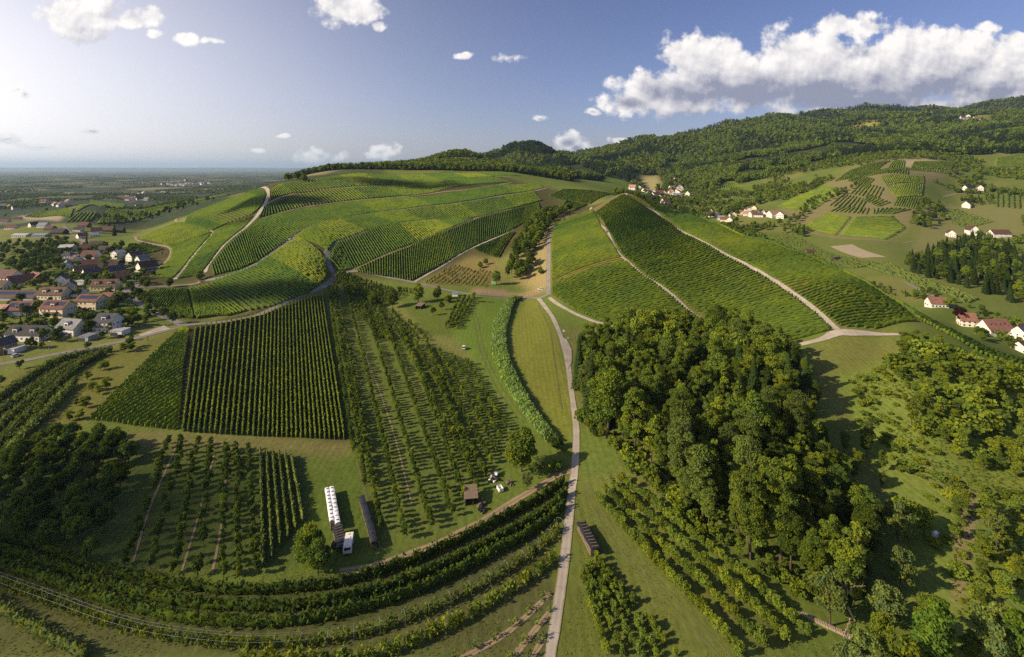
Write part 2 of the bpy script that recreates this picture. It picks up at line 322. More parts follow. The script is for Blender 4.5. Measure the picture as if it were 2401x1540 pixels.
# ------------------------------------------------------------------ ground sheet with land-use tints, row shade painted into some
GRASS = (.098, .135, .026); LUSH = (.070, .112, .018); DRY = (.225, .185, .075); SOIL = (.115, .080, .050); STRAW = (.30, .235, .13)
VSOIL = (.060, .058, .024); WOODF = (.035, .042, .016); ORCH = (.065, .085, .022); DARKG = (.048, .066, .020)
TINTS = [ # (photo polygon, colour, ymax)
 ([(-100,1040),(300,1040),(720,1060),(730,1220),(700,1340),(300,1330),(-100,1260)], (.070,.096,.022), 300),  # orchard floor, darkened for the deep shade between its rows
 ([(-100,1255),(300,1345),(560,1385),(800,1350),(1100,1250),(1330,1120),(1325,1240),(1200,1330),(900,1460),(600,1500),(300,1470),(-100,1360)], (.056,.066,.022), 300),  # curved hedge band, shade of the gaps put into the tint
 ([(-100,1360),(300,1470),(600,1505),(900,1465),(1200,1335),(1322,1240),(1300,1400),(1285,1545),(-100,1545)], (.078,.086,.030), 300),
 ([(765,680),(800,640),(1000,800),(1110,850),(1195,1000),(1120,1150),(1060,1240),(920,1290),(850,1280),(820,1060)], (.090,.118,.026), 520),
 ([(0,880),(330,800),(440,765),(430,820),(210,990),(0,1100)], (.12,.125,.03), 400),
 ([(1080,690),(1195,690),(1170,760),(1165,850),(1210,940),(1260,1020),(1230,1000),(1190,960),(1120,860),(1040,760)], (.105,.160,.024), 500),
 ([(1235,700),(1260,705),(1300,770),(1318,850),(1335,960),(1340,1040),(1300,1000),(1250,920),(1200,830),(1195,760)], (.155,.172,.030), 450),
 ([(720,1060),(850,1060),(880,1290),(800,1340),(690,1330),(730,1150)], (.078,.112,.020), 250),
 ([(930,700),(1080,700),(1060,790),(1000,790)], (.085,.115,.020), 420),
 ([(1300,1110),(1420,1160),(1900,1540),(1290,1540)], (.095,.115,.026), 260),
 ([(200,1010),(830,1030),(820,1070),(230,1040)], (.125,.120,.042), 250),
 ([(215,980),(440,765),(760,700),(815,1030)], (.036,.031,.018), 420),  # near vine parcel, soil painted almost black as shade between rows
 ([(990,670),(1075,590),(1170,610),(1150,670)], (.17,.14,.050), 600),
 ([(1110,676),(1280,672),(1262,692),(1110,690)], (.27,.185,.115), 480),
 ([(1200,660),(1225,600),(1275,540),(1300,525),(1284,600),(1284,680)], (.24,.20,.085), 640),
 ([(320,575),(360,540),(430,520),(330,560),(240,570),(230,600),(300,600)], (.115,.150,.025), 900),
 ([(300,590),(400,560),(470,660),(310,670)], (.08,.12,.02), 800),
 ([(0,600),(180,560),(140,640),(0,660)], (.10,.13,.03), 800),
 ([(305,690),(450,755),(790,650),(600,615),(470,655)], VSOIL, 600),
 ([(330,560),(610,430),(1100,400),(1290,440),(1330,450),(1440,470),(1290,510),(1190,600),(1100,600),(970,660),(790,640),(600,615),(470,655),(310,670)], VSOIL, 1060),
 ([(980,490),(1040,484),(1055,512),(1000,520)], (.20,.17,.07), 900),
 ([(1292,520),(1385,490),(1470,452),(1560,490),(1640,505),(2150,755),(1960,770),(1650,755),(1420,760),(1290,690)], (.125,.105,.042), 700),
 ([(2000,780),(2130,790),(2120,900),(2000,1000),(1900,860),(1900,810)], (.125,.135,.035), 300),
 ([(1960,880),(2120,820),(2450,900),(2450,1560),(2250,1560),(2100,1400),(2080,1150)], (.135,.180,.034), 320),
 ([(2140,1080),(2210,1130),(2180,1100)], (.26,.20,.11), 300),
 ([(2250,1150),(2300,1160),(2260,1400),(2230,1400)], (.21,.17,.09), 220),
 ([(1650,590),(2100,620),(2400,760),(2400,600),(2200,560),(1900,540),(1640,490)], (.108,.135,.032), 1000),
 ([(2180,470),(2400,470),(2400,560),(2250,600),(2130,590)], (.15,.155,.055), 1400),
 ([(1820,487),(1930,433),(2000,398),(2090,374),(2235,378),(2230,410),(2168,430),(2162,462),(2126,540),(2072,566),(1960,556),(1875,535)], (.17,.155,.070), 1500),
 ([(2110,375),(2200,375),(2190,400),(2120,395)], (.33,.28,.17), 1700),
 ([(2290,270),(2330,275),(2320,285),(2285,283)], (.15,.17,.04), 4500),
 ([(1990,295),(2070,288),(2060,300),(1980,305)], (.30,.30,.06), 4200),
 ([(1500,415),(1540,408),(1560,440),(1520,450)], (.30,.27,.11), 2600),
 ([(1395,425),(1430,405),(1480,430),(1470,445),(1400,450)], (.11,.155,.025), 2000),
 ([(1030,375),(1150,372),(1130,384),(1020,384)], (.14,.155,.03), 1700),
 ([(30,508),(90,495),(150,505),(140,520),(60,515)], (.24,.20,.15), 1300),
]
tint = np.zeros((NU, NV, 3)); tint[:] = GRASS
# distant country: woods and fields by broad patches
wild = fbm2(XG / 60, YG / 60, 4, 21)
tint += (np.array(DRY) - np.array(GRASS)) * (np.clip((wild - .05) * 1.6, 0, .35))[..., None]
pl = (YG > 900) & (UG < -.25)
cellx = np.floor((XG + 60 * fbm2(XG / 400, YG / 400, 2, 30)) / 190).astype(int); celly = np.floor((YG + 80 * fbm2(XG / 300, YG / 300, 2, 31)) / 330).astype(int)
hsh = (np.abs(np.sin(cellx * 12.9898 + celly * 78.233) * 43758.5453)) % 1
pc = np.array([[.045,.060,.028],[.035,.052,.024],[.06,.08,.03],[.11,.12,.05],[.04,.055,.026],[.20,.17,.09],[.03,.045,.022],[.03,.05,.025]])[(hsh * 7.99).astype(int)]
tint = np.where(pl[..., None], pc, tint)
wooded = (YG > 1550) & (UG > -.12)
tint = np.where(wooded[..., None], np.array((.030, .040, .014)), tint)
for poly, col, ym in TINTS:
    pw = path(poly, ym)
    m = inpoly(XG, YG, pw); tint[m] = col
for _ in range(2):
    tp = np.pad(tint, ((1, 1), (1, 1), (0, 0)), 'edge')
    tint = (tint * 2 + tp[:-2, 1:-1] + tp[2:, 1:-1] + tp[1:-1, :-2] + tp[1:-1, 2:]) / 6
def build_ground():
    me = bpy.data.meshes.new('terrain'); co = np.stack([XG, YG, TZ], -1).reshape(-1, 3)
    idx = np.arange(NU * NV).reshape(NU, NV)
    q = np.stack([idx[:-1,:-1], idx[1:,:-1], idx[1:,1:], idx[:-1,1:]], -1).reshape(-1, 4)
    me.vertices.add(len(co)); me.vertices.foreach_set('co', co.ravel())
    me.loops.add(q.size); me.loops.foreach_set('vertex_index', q.ravel().astype(np.int32))
    me.polygons.add(len(q)); me.polygons.foreach_set('loop_start', np.arange(0, q.size, 4, dtype=np.int32)); me.polygons.foreach_set('loop_total', np.full(len(q), 4, np.int32))
    me.update(); me.polygons.foreach_set('use_smooth', np.ones(len(q), bool))
    a = me.color_attributes.new('land', 'FLOAT_COLOR', 'POINT')
    a.data.foreach_set('color', np.concatenate([tint.reshape(-1, 3), np.ones((NU * NV, 1))], 1).ravel())
    o = bpy.data.objects.new('terrain', me); C.objects.link(o); o['kind'] = 'structure'; o['label'] = 'valley floor, slopes and hills of grass and soil'
    m, t, out = new_mat('land'); p = t.n.new('ShaderNodeBsdfPrincipled'); at = t.n.new('ShaderNodeAttribute'); at.attribute_name = 'land'
    g = t.n.new('ShaderNodeNewGeometry'); P = g.outputs['Position']
    n1 = t.noise(P, .035, 5, .6).outputs[0]; n2 = t.noise(P, .45, 6, .7).outputs[0]; n3 = t.noise(t.vec('MULTIPLY', P, (1, .25, 1)), 1.6, 3, .6).outputs[0]
    x = t.vec('MULTIPLY', at.outputs['Color'], (1, 1, 1))
    x = t.mix(t.math('MULTIPLY', t.ramp(n1, .48, .78), .22), x, (.19, .16, .060, 1))
    n4 = t.noise(t.vec('MULTIPLY', P, (1.0, .12, 1)), .55, 3, .6).outputs[0]; n5 = t.noise(P, 3.2, 3, .7).outputs[0]
    v = t.math('ADD', t.math('MULTIPLY_ADD', n2, 1.0, .02), t.math('MULTIPLY_ADD', n3, .45, 0.0)); wv_ = t.n.new('ShaderNodeTexWave'); wv_.inputs['Scale'].default_value = .14; wv_.inputs['Distortion'].default_value = 3.0; wv_.inputs['Detail'].default_value = 3; wv_.inputs['Detail Scale'].default_value = .4; t.l.new(P, wv_.inputs['Vector'])
    v = t.math('ADD', v, t.math('MULTIPLY_ADD', wv_.outputs[1], .13, -.06)); v = t.math('ADD', v, t.math('ADD', t.math('MULTIPLY', n4, .30), t.math('MULTIPLY', n5, .35)))
    sc = t.n.new('ShaderNodeVectorMath'); sc.operation = 'SCALE'; t.l.new(x, sc.inputs[0]); t.l.new(v, sc.inputs['Scale'])
    t.l.new(sc.outputs[0], p.inputs['Base Color']); p.inputs['Roughness'].default_value = 1; p.inputs['Specular IOR Level'].default_value = .05
    b = t.n.new('ShaderNodeBump'); b.inputs['Strength'].default_value = .5; b.inputs['Distance'].default_value = .4; t.l.new(n2, b.inputs['Height']); t.l.new(b.outputs[0], p.inputs['Normal'])
    t.l.new(p.outputs[0], out.inputs[0]); me.materials.append(m); return o
ground = build_ground()
def mesh_obj(name, V, Fc, mat, parent=None, loc=None, smooth=False, uv=None):
    me = bpy.data.meshes.new(name); V = np.asarray(V, float).reshape(-1, 3)
    if isinstance(Fc, np.ndarray):
        k = Fc.shape[1]; me.vertices.add(len(V)); me.vertices.foreach_set('co', V.ravel())
        me.loops.add(Fc.size); me.loops.foreach_set('vertex_index', Fc.ravel().astype(np.int32))
        me.polygons.add(len(Fc)); me.polygons.foreach_set('loop_start', np.arange(0, Fc.size, k, dtype=np.int32)); me.polygons.foreach_set('loop_total', np.full(len(Fc), k, np.int32)); me.update(calc_edges=True)
    else: me.from_pydata([tuple(v) for v in V], [], Fc)
    if uv is not None:
        l = me.uv_layers.new(name='UVMap'); l.data.foreach_set('uv', np.asarray(uv, float).ravel())
    if smooth: me.polygons.foreach_set('use_smooth', np.ones(len(me.polygons), bool))
    if mat is not None: me.materials.append(MAT[mat] if isinstance(mat, str) else mat)
    o = bpy.data.objects.new(name, me); C.objects.link(o)
    if parent: o.parent = parent
    if loc is not None: o.location = loc
    return o
def tag(o, label=None, cat=None, group=None, kind=None):
    if label: o['label'] = label
    if cat: o['category'] = cat
    if group: o['group'] = group
    if kind: o['kind'] = kind
    return o
# ------------------------------------------------------------------ roads as sheets draped on the ground
def road(name, pts, width, mat, label, ymax=None, dz=.12, widths=None):
    P = resample(path(pts, ymax), ds=2.2, smooth=True); n = len(P)
    T = np.gradient(P, axis=0); T /= np.linalg.norm(T, axis=1)[:, None] + 1e-9; N = np.stack([-T[:, 1], T[:, 0]], -1)
    W = np.full(n, width) if widths is None else np.interp(np.linspace(0, 1, n), np.linspace(0, 1, len(widths)), widths)
    cs = np.array([-.5, -.17, .17, .5]); V = []
    wob = 1 + .10 * fbm2(P[:, 0] / 4, P[:, 1] / 4, 2, 4)
    for c in cs:
        q = P + N * (W * wob * c)[:, None]; dist = np.clip(P[:, 1] / 300, 1, 5)
        V.append(np.concatenate([q, (tz(q[:, 0], q[:, 1]) + dz * dist)[:, None]], 1))
    V = np.stack(V, 1).reshape(-1, 3); i = np.arange(n - 1)[:, None] * 4 + np.arange(3)[None]
    q = np.stack([i, i + 1, i + 5, i + 4], -1).reshape(-1, 4)
    L = np.arange(n) * 2.2; uvv = np.stack([np.tile((cs + .5)[None], (n, 1)), np.tile(L[:, None], (1, 4))], -1).reshape(-1, 2)
    o = mesh_obj(name, V, q, mat, uv=uvv[q.ravel()]); tag(o, label, kind='structure'); return o
road('road', [(1288,1545),(1292,1520),(1305,1440),(1318,1350),(1330,1250),(1340,1150),(1347,1100),(1350,1050),(1350,1000),(1345,960),(1337,900),(1330,850),(1318,800),(1307,770),(1294,742),(1275,716),(1262,700)], 2.6, 'concrete', 'pale concrete farm track running from the foreground to the junction', widths=[2.5,2.6,2.6,2.6,2.8,3.0,3.2,3.2,3.4])
road('path', [(1340,1106),(1312,1111),(1275,1134),(1237,1156),(1200,1178),(1150,1210),(1087,1244),(1025,1275),(950,1303),(875,1328),(795,1342)], 2.6, 'dirt', 'dirt track leaving the concrete track beside the curved fruit rows')
road('road', [(1285,690),(1262,699),(1220,697),(1170,694),(1110,690),(1050,681),(1000,669),(960,660),(910,650),(870,641),(830,636),(790,643)], 3.6, 'asphalt', 'lane along the foot of the big vineyard hill', dz=.16)
road('road', [(-40,862),(0,854),(62,844),(137,829),(212,815),(275,803),(325,791),(400,772),(440,762),(475,759),(525,754),(600,740),(675,706),(750,676),(785,649),(778,634),(768,612),(766,593),(772,580),(785,568),(817,553),(850,543)], 4.6, 'asphalt', 'asphalt lane sweeping from the village round the hill in a hairpin', dz=.14, widths=[5,5,5.2,5.4,5.2,5,5,6,5,4])
road('road', [(430,762),(410,754),(362,731),(325,711),(302,690),(297,678),(312,672),(325,674),(400,671),(457,666),(475,659),(525,649),(600,619),(675,567),(717,535),(770,518),(850,504),(912,495),(975,488),(1050,480),(1125,469),(1200,456),(1280,442)], 5.4, 'asphalt', 'contour road climbing from the village across the vineyard hill', ymax=1000, dz=.2)
road('road', [(316,672),(327,656),(320,640),(300,622),(285,612)], 4.5, 'asphalt', 'village street between the white houses', dz=.22)
road('road', [(197,614),(178,596),(185,584),(196,568),(178,556),(163,544),(150,530)], 5, 'asphalt', 'village street winding away past the orchard', dz=.18)
road('road', [(478,640),(487,620),(525,573),(575,533),(602,506),(617,484),(628,462),(627,445),(612,434)], 5.4, 'concrete', 'pale track climbing straight up the left shoulder of the vineyard hill', ymax=900)
road('road', [(411,655),(450,605),(490,560),(502,546)], 5.0, 'concrete', 'short straight track between two vineyard parcels near the village')
road('path', [(502,546),(475,538),(430,530),(415,523),(412,515),(425,508)], 4.0, 'dirt', 'earth track along the edge of the upper left parcels')
road('path', [(317,555),(322,564),(350,571),(385,577),(401,585),(399,600),(386,617),(350,648)], 3.2, 'dirt', 'track round the parcel above the village gardens', dz=.18)
road('path', [(790,640),(822,634),(860,617),(897,600),(975,571),(1025,547),(1125,509),(1200,490)], 5.0, 'dirt', 'grassy track between the lower bands of vines', ymax=1000)
road('path', [(970,662),(1025,630),(1075,598),(1120,575),(1190,545),(1210,530)], 3.2, 'concrete', 'pale track beside the mown plot at the foot of the hill', ymax=1000)
road('path', [(602,518),(660,498),(717,485),(825,471),(900,465),(1000,456),(1100,444),(1200,428)], 5.0, 'dirt', 'upper track between bands of vines on the hill', ymax=1050)
road('path', [(620,482),(650,466),(682,455),(710,449),(800,441),(900,436),(1025,426),(1150,416),(1200,413)], 5.0, 'dirt', 'topmost track across the vineyard hill', ymax=1080)
road('road', [(1285,692),(1285,660),(1286,593),(1287,555),(1297,530),(1307,520),(1335,505)], 4.0, 'asphalt', 'straight lane up the valley beside the tree belt')
road('road', [(1386,486),(1382,498),(1390,511),(1407,528),(1422,543),(1437,573),(1450,595),(1475,618),(1512,650),(1550,672),(1587,702),(1612,727),(1657,756),(1690,775)], 3.2, 'concrete', 'pale track climbing the right vineyard hill, nearest the wood', ymax=700)
road('road', [(1466,452),(1472,461),(1487,473),(1512,485),(1535,496),(1550,510),(1567,525),(1600,544),(1650,569),(1700,596),(1750,621),(1800,649),(1875,699),(1925,739),(1950,762),(1968,776)], 3.6, 'concrete', 'pale track running down the crest of the right vineyard hill', ymax=680)
road('road', [(1875,808),(1900,802),(1930,794),(1960,781),(2000,780),(2062,784),(2130,786)], 4.6, 'concrete', 'pale road end beside the meadow above the wood', widths=[3.4,3.6,5.5,6.5,4.5,3,3], dz=.18)
road('road', [(1287,698),(1312,716),(1350,737),(1387,752),(1417,761),(1450,772)], 3.2, 'concrete', 'pale track along the foot of the right vineyard hill', dz=.18)
road('path', [(1628,504),(1700,534),(1800,567),(1900,602),(1975,636),(2012,652)], 2.8, 'dirt', 'dry grass track along the far edge of the right vineyard', ymax=560)
road('road', [(2040,625),(2110,655),(2180,690),(2250,730),(2330,760),(2400,790)], 4, 'asphalt', 'lane along the side valley behind the crest', ymax=800)
road('path', [(2210,462),(2240,455),(2280,452),(2300,450)], 4, 'dirt', 'gravel drive to the farm on the far slope', ymax=1500)
road('path', [(1880,520),(1872,530),(1890,542),(1980,560),(2100,568),(2140,566)], 3, 'dirt', 'farm track round the foot of the terraced vineyard', ymax=1200)
for i, c in enumerate([[(1100,702),(1112,760),(1128,830),(1170,920),(1225,990)],[(1107,702),(1121,760),(1138,830),(1180,915),(1232,985)],[(1378,1130),(1430,1230),(1520,1340),(1640,1460),(1720,1545)],[(1366,1135),(1416,1238),(1505,1350),(1622,1470),(1690,1545)],[(835,1075),(858,1160),(885,1260),(905,1310)],[(1262,715),(1288,770),(1300,850),(1318,960)]]):
    road('path', c, .55, 'rut', 'faint wheel rut in the grass, %s of the ruts' % ['first','second','third','fourth','fifth','sixth'][i], dz=.05)
# lay-by beside the concrete track
def pad(name, poly, mat, label, dz=.2, ymax=None):
    P = path(poly, ymax); c = P.mean(0); V = []; Fs = []
    ring = np.vstack([P[k] * (1 - f) + P[(k + 1) % len(P)] * f for k in range(len(P)) for f in np.arange(0, 1, len(P) / 40)])[:40]
    for k in (1.0, .66, .33):
        for q in ring:
            r = c + (q - c) * k; V.append((r[0], r[1], float(tz(r[0], r[1])) + dz))
    V.append((c[0], c[1], float(tz(c[0], c[1])) + dz)); n = len(ring)
    for a in range(2):
        for i in range(n): Fs.append((a*n+i, a*n+(i+1) % n, (a+1)*n+(i+1) % n, (a+1)*n+i))
    for i in range(n): Fs.append((2*n+i, 2*n+(i+1) % n, 3*n))
    uv = [(.5, .5)] * sum(len(f) for f in Fs)
    return tag(mesh_obj(name, V, Fs, mat, uv=uv), label, kind='structure')
pad('pavement', [(1317,790),(1328,796),(1340,820),(1340,850),(1330,868),(1326,845)], 'concrete', 'gravel lay-by beside the concrete track')
MAT['plough'] = solid_mat('bare_field', (.28, .235, .165), 1, .12, .5, stretch=(1, .15, 1))
pad('field', [(1945,578),(1998,573),(2078,604),(2020,605)], 'plough', 'pale bare field with straight edges in the side valley', dz=.3)
pad('pavement', [(325,785),(385,763),(393,768),(400,771),(330,789)], 'concrete', 'empty concrete parking bays below the young vines')
# ------------------------------------------------------------------ plants: row hedges
EXCL = []     # world polygons where no scattered trees grow
def frame2(P):
    T = np.gradient(P, axis=0); T /= np.linalg.norm(T, axis=1)[:, None] + 1e-9
    return T, np.stack([-T[:, 1], T[:, 0]], -1)
PROF = np.array([(-.5, .10), (-1, .55), (-.35, .95), (.35, .95), (1, .55), (.5, .10)])
def hedge_geo(P, w, h, jit=1.0, gap=0.0):
    """one leafy row along the world polyline P -> (verts, quads)"""
    n = len(P); T, N = frame2(P); k = len(PROF)
    hw = w * (1 + jit * rng.uniform(-.45, .5, (n, 1))); hh = h * (1 + jit * rng.uniform(-.28, .25, (n, 1)))
    if gap: miss = rng.random((n, 1)) < gap; hh = np.where(miss, h * .25, hh); hw = np.where(miss, w * .5, hw)
    off = PROF[None, :, 0] * hw + w * jit * rng.uniform(-.25, .25, (n, k)); zz = PROF[None, :, 1] * hh * (1 + jit * rng.uniform(-.14, .14, (n, k)))
    ds = np.linalg.norm(P[1] - P[0]); al = ds * .3 * jit * rng.uniform(-1, 1, (n, k))
    X = P[:, None, 0] + N[:, None, 0] * off + T[:, None, 0] * al; Y = P[:, None, 1] + N[:, None, 1] * off + T[:, None, 1] * al
    Z = tz(P[:, 0], P[:, 1])[:, None] + zz
    V = np.stack([X, Y, Z], -1).reshape(-1, 3)
    i = np.arange(n - 1)[:, None] * k + np.arange(k - 1)[None]
    q = np.stack([i, i + k, i + k + 1, i + 1], -1).reshape(-1, 4)
    e = (n - 1) * k
    caps = np.array([[0, 1, 4, 5], [1, 2, 3, 4], [e + 5, e + 4, e + 1, e], [e + 4, e + 3, e + 2, e + 1]])
    return V, np.concatenate([q, caps])
def leaf_cards(Cn, size, normal=None, up=0.0, asp=1.0, spread=1.0):
    """little quads (leaf sprays) at points Cn"""
    n = len(Cn); size = np.broadcast_to(size, (n,))
    nr = rng.normal(size=(n, 3)) * spread
    if normal is not None: nr = nr + normal
    nr /= np.linalg.norm(nr, axis=1)[:, None] + 1e-9
    a = rng.normal(size=(n, 3)); a[:, 2] += up * 3
    a -= nr * (a * nr).sum(1)[:, None]; a /= np.linalg.norm(a, axis=1)[:, None] + 1e-9
    b = np.cross(nr, a); s = size[:, None] * .5
    V = np.stack([Cn - a*s*asp - b*s*.55, Cn - a*s*asp*.2 + b*s*-.0 + b*s*.95, Cn + a*s*asp + b*s*.25, Cn + a*s*asp*.1 - b*s*.95], 1).reshape(-1, 3)
    return V, np.arange(n * 4).reshape(-1, 4)
def join(gs):
    Vs, Fs, o = [], [], 0
    for V, Fq in gs: Vs.append(V); Fs.append(Fq + o); o += len(V)
    return np.concatenate(Vs), np.concatenate(Fs)
def ORD(n):
    w = ['first','second','third','fourth','fifth','sixth','seventh','eighth','ninth','tenth','eleventh','twelfth']
    return w[n-1] if n <= 12 else '%d%s' % (n, 'th' if 10 <= n % 100 <= 20 else {1:'st',2:'nd',3:'rd'}.get(n % 10, 'th'))
def field_rows(pairs, spacing, ymax=None):
    """ruled field: rows run from the first to the second photo point of each pair, interpolated between pairs"""
    f = lambda p: np.array(gp(p[0], p[1], p[2] if len(p) > 2 else ymax))
    A = [f(a) for a, b in pairs]; B = [f(b) for a, b in pairs]; rows = []
    EXCL.append(np.array(A + B[::-1]))
    for k in range(len(A) - 1):
        L = .5 * (np.linalg.norm(A[k+1] - A[k]) + np.linalg.norm(B[k+1] - B[k])); n = max(1, int(round(L / spacing)))
        for i in range(n):
            t = (i + .5) / n; rows.append((A[k] * (1 - t) + A[k+1] * t, B[k] * (1 - t) + B[k+1] * t))
    return rows
def vines(pairs, label, mode='stuff', spacing=2.2, w=.42, h=1.8, ds=1.6, mat='vine', ymax=None, cards=0, name='vine_row', group=None, gap=.0, csize=.5):
    rows = field_rows(pairs, spacing, ymax); gs = []; k = 0; cm = 0; blk = random.randint(9, 24); mi = []
    for a, b in rows:
        L = np.linalg.norm(b - a)
        if L < 3: continue
        P = resample(np.array([a, b]), ds=ds); P[1:-1] += rng.normal(0, .08, (len(P) - 2, 2))
        g = hedge_geo(P, w, h, gap=gap)
        if cards:
            m = int(L * cards); t = rng.random(m)[:, None]; q = a + (b - a) * t; nrm = np.array([-(b - a)[1], (b - a)[0]]) / L
            off = rng.normal(0, w * .75, (m, 1)); q = q + nrm * off
            zz = tz(q[:, 0], q[:, 1]) + h * (.55 + .55 * rng.random(m))
            g = join([g, leaf_cards(np.concatenate([q, zz[:, None]], 1), rng.uniform(.6, 1.3, m) * csize, up=.5, asp=1.5)])
        k += 1
        if (k - 1) % blk == 0: cm = random.choice([0, 0, 1, 1, 2]); blk_ = None
        if mode == 'rows':
            o0 = np.array([P[0][0], P[0][1], float(tz(*P[0]))])
            o = mesh_obj(name, g[0] - o0, g[1], mat, loc=o0); tag(o, label % ORD(k), 'vine row', group)
        else: gs.append(g); mi.append(np.full(len(g[1]), cm, np.int32))
    if gs:
        V, Fq = join(gs); o = mesh_obj('vineyard', V, Fq, mat); tag(o, label, 'vineyard', kind='stuff')
        if mat == 'vine':
            o.data.materials.append(MAT['vine_d']); o.data.materials.append(MAT['vine_l']); o.data.polygons.foreach_set('material_index', np.concatenate(mi))
    return k
# near parcels: each row is its own thing
vines([((425,767),(444,774)),((208,985),(430,856)),((412,1010),(419,1004))], 'slanting vine row, %s from the road in the wedge parcel', 'rows', 3.5, .24, 1.8, .8, cards=8, csize=.42, group='vine rows of the wedge parcel', mat='vine_far')
vines([((422,1012),(453,769)),((600,1024),(615,738)),((812,1032),(758,690))], 'tall straight vine row, %s from left in the dark near parcel', 'rows', 2.6, .22, 2.2, .8, cards=10, group='vine rows of the dark near parcel', csize=.42, mat='vine_far')
vines([((308,692),(310,687)),((341,711),(368,682)),((393,735),(436,678)),((452,747),(453,742))], 'clipped vine row, %s from the village junction beside the parked cars', 'rows', 2.6, .5, 2.0, 1.0, group='vine rows beside the village junction')
vines([((457,743),(463,748)),((450,697),(505,742)),((445,677),(537,741)),((487,667),(577,730))], 'clipped vine row, %s in the parcel right of the bare strip', 'rows', 2.6, .5, 2.0, 1.0, group='vine rows right of the bare strip')
# right vineyard hill
vines([((1302,522),(1386,493)),((1293,560),(1410,534)),((1293,612),(1436,574))], 'leafy vines on the upper slope beside the valley lane', 'stuff', 2.9, ymax=640, ds=1.5)
vines([((1293,612),(1436,574)),((1293,660),(1455,604))], 'broad band of vines beside the valley lane, below the upper slope', 'stuff', 2.9, ds=1.5)
vines([((1293,655),(1453,601)),((1293,668),(1465,612))], 'yellowish young vine row, %s from the top of the pale strip', 'rows', 3.0, .35, 1.0, 1.4, mat='vine_old', group='young yellowish vine rows', gap=.2)
vines([((1293,668),(1467,613)),((1293,690),(1480,626)),((1345,728),(1550,677)),((1415,757),(1610,729)),((1520,790),(1655,757))], 'vine row, %s from the pale strip in the parcel above the wood', 'rows', 2.9, .42, 1.8, 1.3, group='vine rows above the wood')
vines([((1393,500),(1462,457)),((1430,548),(1530,498)),((1455,594),(1610,553))], 'dense vines high on the right hill between the two pale tracks', 'stuff', 3.0, ymax=640, ds=1.5)
vines([((1455,594),(1610,553)),((1520,650),(1700,601)),((1600,706),(1800,656)),((1660,750),(1870,703)),((1760,790),(1940,763)),((1850,805),(1948,776))], 'vine row, %s from the top in the wide middle parcel', 'rows', 3.1, .42, 1.8, 1.3, group='vine rows of the wide middle parcel', gap=.02)
vines([((1545,501),(1622,504,560)),((1600,541),(1690,534,520)),((1660,571),(1790,567,460)),((1750,617),(1890,603,410))], 'vines between the crest track and the far grass track, upper half', 'stuff', 2.9, ds=1.5, gap=.05)
vines([((1750,617),(1890,603,410)),((1812,651),(2005,654,350)),((1882,698),(2070,691,320)),((1932,738),(2120,726,300)),((1972,768),(2142,750,280)),((2060,772),(2148,755,275))], 'vine row, %s from the top in the striped parcel right of the crest track', 'rows', 2.9, .36, 1.7, 1.2, group='vine rows of the striped parcel', gap=.05)
vines([((1640,498,580),(1660,494,590)),((1800,560,460),(1815,556,470)),((1900,596,410),(1915,592,420)),((2012,645,355),(2040,645,360)),((2100,702,320),(2135,702,325)),((2155,750,285),(2200,752,290)),((2250,800,264),(2300,800,268)),((2400,866,240),(2460,866,244))], 'thick strip of vines spilling over the far edge of the right hill', 'stuff', 1.9, .6, 2.2, 1.6)
vines([((1478,458,640),(1500,452,680)),((1520,482,600),(1560,478,640)),((1570,515,560),(1615,498,600))], 'dark vines just behind the apex of the right hill', 'stuff', 2.2)
# big vineyard hill, band by band
BIG = 1100
vines([((490,665),(582,730)),((510,655),(640,719)),((600,623),(722,690)),((660,582),(765,652)),((700,555),(764,612))], 'dark lower slope of vines above the hairpin road', 'stuff', 3.2, .48, 1.9, ds=1.8)
vines([((768,590),(692,556)),((785,567),(724,533)),((850,543),(790,514)),((950,520),(890,498)),((1008,516),(968,489)),((1125,509),(1080,476)),((1200,489),(1170,462)),((1270,470),(1250,448))], 'middle band of vines above the hairpin', 'stuff', 3.9, .55, 2.0, ds=2.2, ymax=BIG)
vines([((800,637),(770,606)),((825,632),(790,568)),((897,599),(860,542)),((975,570),(930,524)),((1050,537),(1000,517)),((1110,514),(1090,512))], 'rounded parcel of vines inside the hairpin bend', 'stuff', 3.3, .48, 1.9, ds=1.8, ymax=BIG)
vines([((838,638),(828,632)),((900,649),(900,601)),((965,659),(960,578)),((1020,629),(1010,555)),((1075,596),(1060,536)),((1120,573),(1120,512)),((1190,545),(1180,496)),((1215,530),(1230,485)),((1270,500),(1262,476))], 'bright lower band of vines above the valley lane', 'stuff', 3.3, .48, 1.9, ds=1.8, ymax=BIG)
vines([((1112,585),(1125,577)),((1160,603),(1200,545)),((1172,605),(1208,545))], 'small bright parcel of vines at the end of the tree belt', 'stuff', 3.3, .48, 1.9, ds=1.8, ymax=BIG)
vines([((500,648),(494,622)),((560,633),(532,574)),((600,616),(577,538)),((675,564),(605,516)),((720,533),(652,502)),((850,502),(790,478)),((975,486),(930,464)),((1125,467),(1080,449)),((1200,454),(1170,434)),((1275,441),(1260,430))], 'long band of vines above the contour road', 'stuff', 3.9, .55, 2.0, ds=2.2, ymax=BIG)
vines([((604,514),(618,487)),((650,500),(640,473)),((717,484),(690,456)),((825,470),(790,444)),((1000,455),(960,433)),((1200,427),(1160,417))], 'upper band of vines below the topmost track', 'stuff', 4.6, .6, 2.1, ds=2.6, ymax=BIG)
vines([((632,470),(631,450)),((690,452),(660,431)),((800,440),(760,417)),((900,435),(850,407)),((1025,425),(980,410)),((1150,415),(1110,406)),((1220,413),(1190,406))], 'topmost band of vines under the ridge wood', 'stuff', 4.8, .6, 2.1, ds=2.8, ymax=BIG)
